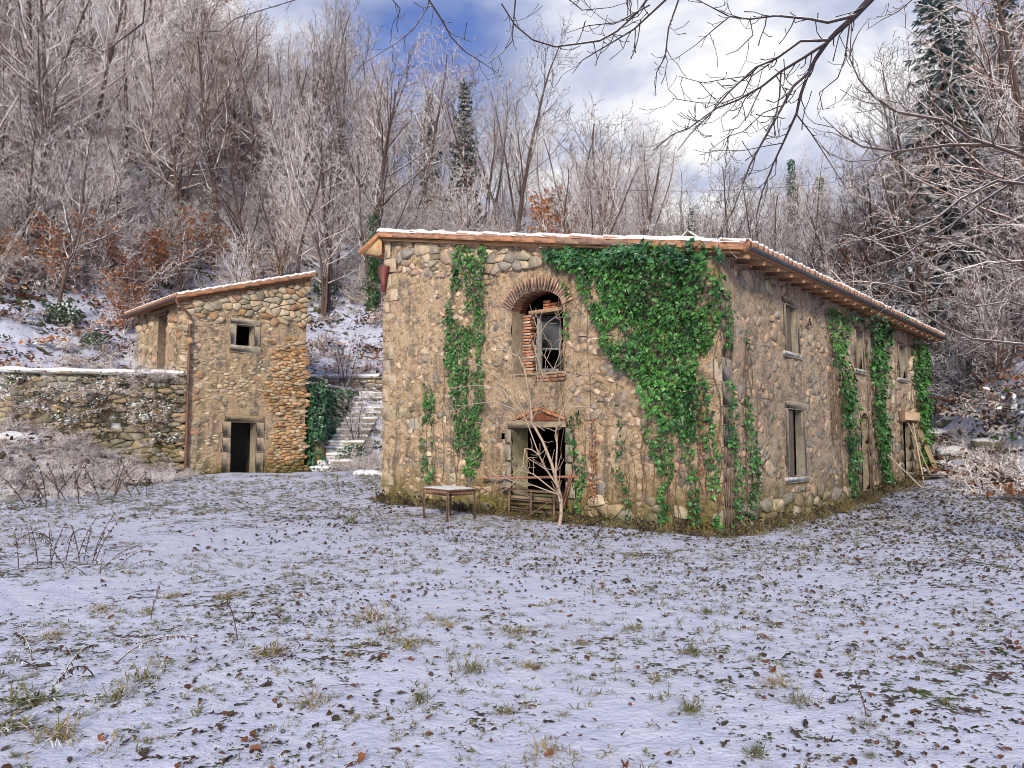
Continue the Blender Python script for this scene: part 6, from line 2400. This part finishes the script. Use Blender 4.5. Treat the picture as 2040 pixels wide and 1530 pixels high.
# tools and boards at the far side door
x, y = world_r(12.62, .14)
brd = thing('wooden_board', 'pale broad wooden board fixed over the far side doorway', 'board', (x, y, 0), HA)
V, F = cbox((.0, 1.0, 2.42), (.08, 2.0, .28), .01, jit=.006, r=rs)
obj('plank', mesh_from('plank', V, F, M['wood'], uni=(.50, .36, .24)), brd)
V, F = cbox((-.02, -.02, 2.40), (.16, .06, .34), .01, jit=.006, r=rs)
obj('end_block', mesh_from('end_block', V, F, M['wood'], uni=(.20, .12, .09)), brd)
for lb, s0, s1, h in (('pale long handle leaning right at the far side doorway', 14.5, 13.3, 2.2), ('pale long handle leaning left at the far side doorway', 13.35, 13.95, 2.2)):
    x, y = world_r(s0, .5)
    z0 = gz1(x, y)
    pp = thing('leaning_pole', lb, 'pole', (x, y, z0), HA)
    V, F = tube([(0, 0, -.02), (-.2, (s1 - s0) * .5, h * .5 - z0 * .5), (-.38, s1 - s0, h - z0)], [.026, .024, .022], 6)
    obj('shaft', mesh_from('shaft', V, F, M['wood'], True, uni=(.50, .40, .28)), pp)
x, y = world_r(11.4, .9)
pp = thing('leaning_pole', 'single pale stick slanting from the side wall down to the snow', 'pole', (x, y, gz1(x, y)), HA)
V, F = tube([(0, 0, -.02), (-.35, -.5, .5), (-.75, -1.0, 1.05)], [.018, .018, .016], 6)
obj('shaft', mesh_from('shaft', V, F, M['wood'], True, uni=(.55, .48, .40)), pp)
x, y = world_r(14.6, .75)
pp = thing('rough_plank', 'grey plank lying at the foot of the far side doorway', 'plank', (x, y, gz1(x, y)), HA)
beam('board', (-.35, -1.2, .12), (.1, .5, .05), .30, .06, M['wood_snow'], (.25, .18, .14), pp)
x, y = world_r(15.6, .35)
pp = thing('leaning_plank', 'weathered plank leaning on the ivy at the far corner', 'plank', (x, y, gz1(x, y)), HA)
beam('board', (.05, .2, -.05), (-.25, -.7, 1.35), .16, .04, M['wood'], (.34, .27, .16), pp)

# pale sapling in front of the lower doorway, its main shoots as they grow
SAPL = [
    ([(1113, 1058), (1118, 1025), (1118, 994), (1099, 923), (1081, 879), (1060, 841), (1057, 800), (1052, 775), (1045, 736), (1034, 711), (998, 694), (991, 678)], .034, .006),
    ([(1116, 1000), (1109, 967), (1107, 941), (1110, 888), (1107, 860), (1114, 835), (1130, 800), (1150, 775)], .020, .006),
    ([(1107, 860), (1109, 858), (1143, 809), (1164, 811), (1172, 818)], .010, .004),
    ([(1116, 985), (1111, 969), (1085, 930), (1074, 907), (1060, 896), (1046, 893), (1042, 927), (1028, 959), (1032, 978)], .016, .004),
    ([(1117, 992), (1111, 983), (1063, 945), (1035, 936), (1010, 952), (975, 953)], .014, .004),
    ([(1117, 996), (1111, 985), (1060, 966), (1025, 960), (1007, 952)], .012, .004),
    ([(1088, 934), (1074, 906), (1049, 839), (1039, 821), (1020, 817), (993, 823), (970, 833)], .014, .004),
    ([(1058, 815), (1073, 774), (1082, 750), (1103, 736), (1115, 706), (1136, 687)], .013, .004),
    ([(1103, 736), (1089, 717), (1100, 690)], .008, .003), ([(1103, 736), (1128, 745), (1146, 750)], .007, .003),
    ([(1082, 750), (1071, 714), (1062, 686)], .008, .003), ([(1073, 774), (1066, 700), (1072, 660), (1064, 636)], .009, .003), ([(1070, 675), (1090, 643), (1106, 632)], .007, .003),
    ([(1045, 821), (1013, 766), (980, 745), (955, 728)], .010, .003), ([(1040, 822), (1000, 775), (955, 768), (915, 770)], .009, .003), ([(1013, 766), (1024, 720), (1040, 715)], .006, .003),
    ([(1039, 821), (985, 800), (940, 805), (905, 818)], .009, .003), ([(1085, 858), (1060, 840), (1030, 838), (990, 850), (955, 842)], .008, .003), ([(1052, 790), (1030, 770), (1022, 745)], .007, .003),
    ([(1130, 800), (1140, 770), (1165, 748)], .006, .003), ([(1060, 841), (1072, 810), (1080, 780)], .008, .003), ([(1046, 893), (1050, 912), (1075, 927), (1085, 934)], .008, .004)]
g = np.random.default_rng(82)
sx0_, sy0_ = world_h(5.95, .8)
spl = thing('young_tree', 'pale leafless many branched sapling standing before the lower doorway', 'sapling', (sx0_, sy0_, gz1(sx0_, sy0_)))
org = np.array([sx0_, sy0_, gz1(sx0_, sy0_)])
nrm = np.array([math.sin(HA), -math.cos(HA), 0])
base_p = np.array([sx0_, sy0_, 0])
trunk_, tw_ = [], []
for k, (pl, ra, rb) in enumerate(SAPL):
    pts = []
    off0 = 0 if k == 0 else g.uniform(-.05, .3)
    for q, (a, b) in enumerate(pl):
        d = ray(a, b)
        off = (off0 + .04 * q * g.uniform(-.5, 1)) * (0 if k == 0 and q < 3 else 1)
        tt = np.dot(base_p + nrm * off - np.array([0, 0, EYE]), nrm) / np.dot(d, nrm)
        pts.append(np.array([0, 0, EYE]) + d * tt - org)
    pts = np.array(pts)
    ra, rb = ra * 1.15, max(rb * 1.8, .0085)
    (trunk_ if k == 0 else tw_).append((pts, np.linspace(ra, rb, len(pts)), 6 if k < 2 else 5))
    for q in range(int(len(pts) * 2.0)):
        i = int(g.integers(1, len(pts)))
        p = pts[i]
        d = unit(pts[i] - pts[i - 1] + g.normal(0, .6, 3) * np.linalg.norm(pts[i] - pts[i - 1]) + np.array([0, 0, .05]))
        L = g.uniform(.15, .45)
        q1 = p + d * L * .5
        q2 = q1 + unit(d + g.normal(0, .3, 3) + np.array([0, 0, .35])) * L * .5
        tw_.append((np.array([p, q1, q2]), np.array([.008, .007, .005]), 3))
obj('trunk', tubes_mesh('trunk', trunk_, M['bark_pale'], smooth=True), spl)
obj('crown', tubes_mesh('crown', tw_, M['bark_pale'], smooth=True), spl)

# ------------------------------------------------------------------ big tree outside the right edge whose limbs hang into the view
LIMBS = [
    ([(1738, -6), (1697, 38), (1669, 62), (1649, 82), (1625, 117), (1611, 144), (1594, 192), (1587, 226), (1560, 285), (1542, 323), (1518, 384), (1508, 425), (1508, 480)], .060, .006, 6.6),
    ([(1649, 84), (1597, 117), (1553, 144), (1518, 172), (1470, 199), (1426, 216), (1374, 254), (1340, 268), (1300, 300)], .026, .005, 6.6),
    ([(1649, 80), (1594, 82), (1546, 117), (1505, 134), (1453, 182), (1409, 233), (1374, 268), (1350, 300)], .024, .005, 6.5),
    ([(1704, 31), (1649, 45), (1615, 38), (1546, 31), (1494, 38), (1453, 33), (1391, 0)], .028, .008, 6.6),
    ([(1611, 144), (1580, 172), (1560, 209), (1539, 247), (1512, 295), (1494, 329), (1474, 381), (1460, 419), (1429, 477)], .026, .005, 6.7),
    ([(1587, 228), (1615, 264), (1635, 295), (1659, 333), (1683, 371)], .012, .004, 6.6),
    ([(1556, 141), (1553, 192), (1546, 226), (1525, 262)], .014, .005, 6.6),
    ([(1693, 45), (1683, 117), (1669, 155), (1632, 185), (1639, 218), (1662, 214)], .012, .004, 6.4),
    ([(1546, 117), (1500, 150), (1440, 158), (1400, 165), (1352, 152)], .011, .004, 6.5),
    ([(1505, 134), (1480, 190), (1440, 205), (1395, 205), (1340, 196)], .011, .004, 6.5),
    ([(1518, 172), (1490, 230), (1470, 255), (1440, 262)], .010, .004, 6.6),
    ([(852, -4), (879, 38), (900, 75), (927, 103), (965, 127), (999, 151)], .017, .004, 7.0),
    ([(1027, -4), (1023, 41), (1020, 82), (999, 106), (972, 127)], .015, .004, 7.2),
    ([(999, 7), (1027, 51), (1061, 79), (1106, 93), (1160, 86), (1195, 81), (1229, 62), (1270, 24), (1291, -4)], .012, .018, 7.0),
    ([(1294, 10), (1229, 45), (1171, 51), (1130, 65)], .015, .004, 6.8),
    ([(1329, -3), (1263, 58), (1212, 89), (1160, 120), (1140, 147)], .018, .004, 6.8),
    ([(1353, -4), (1332, 55), (1325, 113), (1308, 144), (1305, 192)], .015, .004, 6.7),
    ([(1130, -4), (1160, 20), (1215, 15), (1260, 2)], .011, .004, 6.9),
    ([(855, -4), (852, 14), (824, 58), (790, 86), (766, 100), (714, 134)], .012, .004, 7.3),
    ([(779, -4), (797, 17), (790, 50), (793, 65)], .010, .004, 7.4),
    ([(290, -4), (285, 46), (254, 69), (223, 93), (206, 103), (172, 93), (148, 72)], .015, .005, 7.6),
    ([(600, -4), (470, 36), (440, 62), (372, 64)], .010, .004, 7.6),
    ([(1453, 33), (1420, 60), (1385, 90), (1345, 118)], .012, .004, 6.6),
    ([(1494, 38), (1500, 70), (1470, 100), (1445, 110)], .010, .004, 6.6),
    ([(1560, 209), (1520, 225), (1480, 262), (1450, 272), (1412, 300)], .011, .004, 6.7),
    ([(1560, 285), (1530, 290), (1480, 300), (1420, 300)], .009, .004, 6.6),
    ([(1820, -4), (1790, 22), (1755, 40), (1725, 60)], .012, .004, 6.2),
]
g = np.random.default_rng(83)
tx_, ty_ = 8.6, 7.6
zb_ = gz1(tx_, ty_)
ot = thing('overhanging_tree', 'large bare tree whose dark knobbly branches hang across the top of the sky', 'tree', (tx_, ty_, zb_))
o3 = np.array([tx_, ty_, zb_])
bough = np.array([(8.6, 7.6, 4.4), (7.3, 7.3, 6.3), (5.4, 7.0, 7.3), (3.4, 6.8, 7.7), (1.2, 7.0, 7.8), (-.8, 7.1, 7.6), (-2.6, 7.4, 7.4), (-4.3, 7.6, 7.2)])
trk = np.array([(8.6, 7.6, zb_ - .3), (8.65, 7.6, 1.5), (8.55, 7.65, 3.2), (8.6, 7.6, 4.6), (9.0, 7.8, 6.8), (9.6, 8.1, 9.5)])
obj('trunk', tubes_mesh('trunk', [(trk - o3, np.array([.27, .23, .21, .20, .14, .05]), 9)], M['bark_dark'], smooth=True), ot)
obj('bough', tubes_mesh('bough', [(bough - o3, np.array([.15, .13, .11, .09, .075, .06, .045, .03]), 8)], M['bark_dark'], smooth=True), ot)
tw_ = []
for k, (pl, ra, rb, dep) in enumerate(LIMBS):
    pts = []
    for q, (a, b) in enumerate(pl):
        d = ray(a, b)
        dd = dep + (.10 * q if k == 0 else .06 * q * (1 if k % 2 else -1))
        pts.append(np.array([0, 0, EYE]) + d * (dd / d[1]))
    pts = np.array(pts)
    ra, rb = ra * .60, rb * .75
    rad = np.linspace(ra, rb, len(pts))
    if k == 0:
        rad = ra * (1 - np.linspace(0, 1, len(pts)) ** .6 * .9)
    if pl[0][1] < 0 or pl[-1][1] < 0:      # goes on up to the bough
        e = pts[0] if pl[0][1] < 0 else pts[-1]
        r_e = rad[0] if pl[0][1] < 0 else rad[-1]
        up = e[2] + .9
        cand = bough[np.argmin(np.linalg.norm(bough - (e + np.array([.8, 0, 1.5])), axis=1))]
        mid = e * .55 + cand * .45 + np.array([0, 0, .12])
        con = np.array([cand, mid, e])
        tw_.append((con - o3, np.array([r_e * 1.5, r_e * 1.2, r_e]), 6))
    tw_.append((pts - o3, rad, 7 if k == 0 else 5))
    seg = np.linalg.norm(np.diff(pts, axis=0), axis=1)
    for q in range(int(seg.sum() * 9)):
        i = int(g.choice(len(seg), p=seg / seg.sum()))
        u = g.random()
        p = pts[i] + (pts[i + 1] - pts[i]) * u
        tan = unit(pts[i + 1] - pts[i])
        d = unit(tan + g.normal(0, .7, 3) + np.array([0, 0, -.15]))
        L = g.uniform(.06, .42) * (1.0 if ra < .03 else 1.2)
        r_ = max(.0032, min(.0065, rad[i] * .55))
        m = [p]
        dd = d
        for s in range(4):
            dd = unit(dd + g.normal(0, .25, 3) + np.array([0, 0, .16 * s - .1]))
            m.append(m[-1] + dd * L / 4)
        m = np.array(m)
        tw_.append((m - o3, np.array([r_, r_ * .85, r_ * .75, r_ * .7, r_ * .95]), 4))
        if L > .22:
            p2 = m[2]
            d2 = unit(dd + g.normal(0, .7, 3))
            tw_.append((np.array([p2, p2 + d2 * L * .25, p2 + d2 * L * .4 + np.array([0, 0, .03])]) - o3, np.array([r_ * .7, r_ * .6, r_ * .8]), 4))
obj('crown', tubes_mesh('crown', tw_, M['bark_dark'], smooth=True), ot)

# branches of a right hand tree arching in from the edge
RB = [([(2075, 330), (2013, 302), (1930, 274), (1882, 240), (1786, 223), (1741, 192), (1711, 158), (1693, 117), (1697, 41)], .026, .005, 9.0),
      ([(2075, 300), (1990, 290), (1896, 288), (1786, 302), (1717, 292), (1676, 268), (1639, 233)], .030, .005, 9.2),
      ([(2080, 560), (2035, 530), (1960, 500), (1900, 478), (1850, 470), (1790, 440)], .022, .006, 10.5),
      ([(2080, 690), (2000, 682), (1935, 675), (1880, 650), (1820, 612), (1790, 600)], .026, .006, 11.0),
      ([(2075, 370), (1985, 360), (1915, 395), (1860, 440), (1800, 465), (1740, 480), (1690, 470)], .024, .005, 10.0),
      ([(2075, 330), (2015, 365), (1960, 400), (1900, 445), (1845, 480), (1790, 515), (1745, 530)], .026, .005, 10.2),
      ([(2075, 620), (2010, 600), (1950, 610), (1890, 600), (1840, 570)], .016, .005, 10.8),
      ([(1786, 302), (1740, 318), (1690, 322), (1645, 300)], .010, .004, 9.2)]
ex_, ey_ = 8.9, 10.6
zb_ = gz1(ex_, ey_)
et = thing('edge_tree', 'bare tree just beyond the right edge whose long branches arch over the far wood', 'tree', (ex_, ey_, zb_))
o3 = np.array([ex_, ey_, zb_])
trk = np.array([(ex_, ey_, zb_ - .3), (ex_ - .1, ey_, 2.2), (ex_, ey_ - .05, 4.4), (ex_ + .15, ey_, 7.0)])
obj('trunk', tubes_mesh('trunk', [(trk - o3, np.array([.19, .16, .13, .05]), 8)], M['bark'], smooth=True), et)
tw_ = []
for k, (pl, ra, rb, dep) in enumerate(RB):
    pts = []
    for q, (a, b) in enumerate(pl):
        d = ray(a, b)
        pts.append(np.array([0, 0, EYE]) + d * ((dep + .08 * q * (1 if k % 2 else -1)) / d[1]))
    pts = np.array(pts)
    if pl[0][0] > 2040:
        root = np.array([ex_ - .02, ey_, float(np.clip(pts[0][2] - .5, 1.5, 5.5))])
        pts = np.vstack([root, pts])
    rad = np.linspace(ra, rb, len(pts))
    tw_.append((pts - o3, rad, 6))
    seg = np.linalg.norm(np.diff(pts, axis=0), axis=1)
    for q in range(int(seg.sum() * 6)):
        i = int(g.choice(len(seg), p=seg / seg.sum()))
        p = pts[i] + (pts[i + 1] - pts[i]) * g.random()
        dd = unit(unit(pts[i + 1] - pts[i]) + g.normal(0, .55, 3))
        L = g.uniform(.15, .8)
        m = [p]
        for s in range(4):
            dd = unit(dd + g.normal(0, .22, 3) + np.array([0, 0, .05]))
            m.append(m[-1] + dd * L / 4)
        tw_.append((np.array(m) - o3, np.array([.008, .007, .006, .005, .004]), 4))
obj('crown', tubes_mesh('crown', tw_, M['bark'], smooth=True), et)

# thin cable over the farmhouse towards the right hand wood
a = np.array([4.0, 40.0, 15.2])
b = np.array([30.0, 46.0, 19.5])
tt = np.linspace(0, 1, 20)
pts = a + (b - a) * tt[:, None]
pts[:, 2] -= 4 * tt * (1 - tt) * 1.0
cb = thing('overhead_cable', 'thin overhead cable crossing the pale sky behind the hanging branches', 'cable', (a[0], a[1], a[2]))
obj('wire', tubes_mesh('wire', [(pts - a, np.full(20, .012), 4)], M['metal'], (.05, .05, .06)), cb)
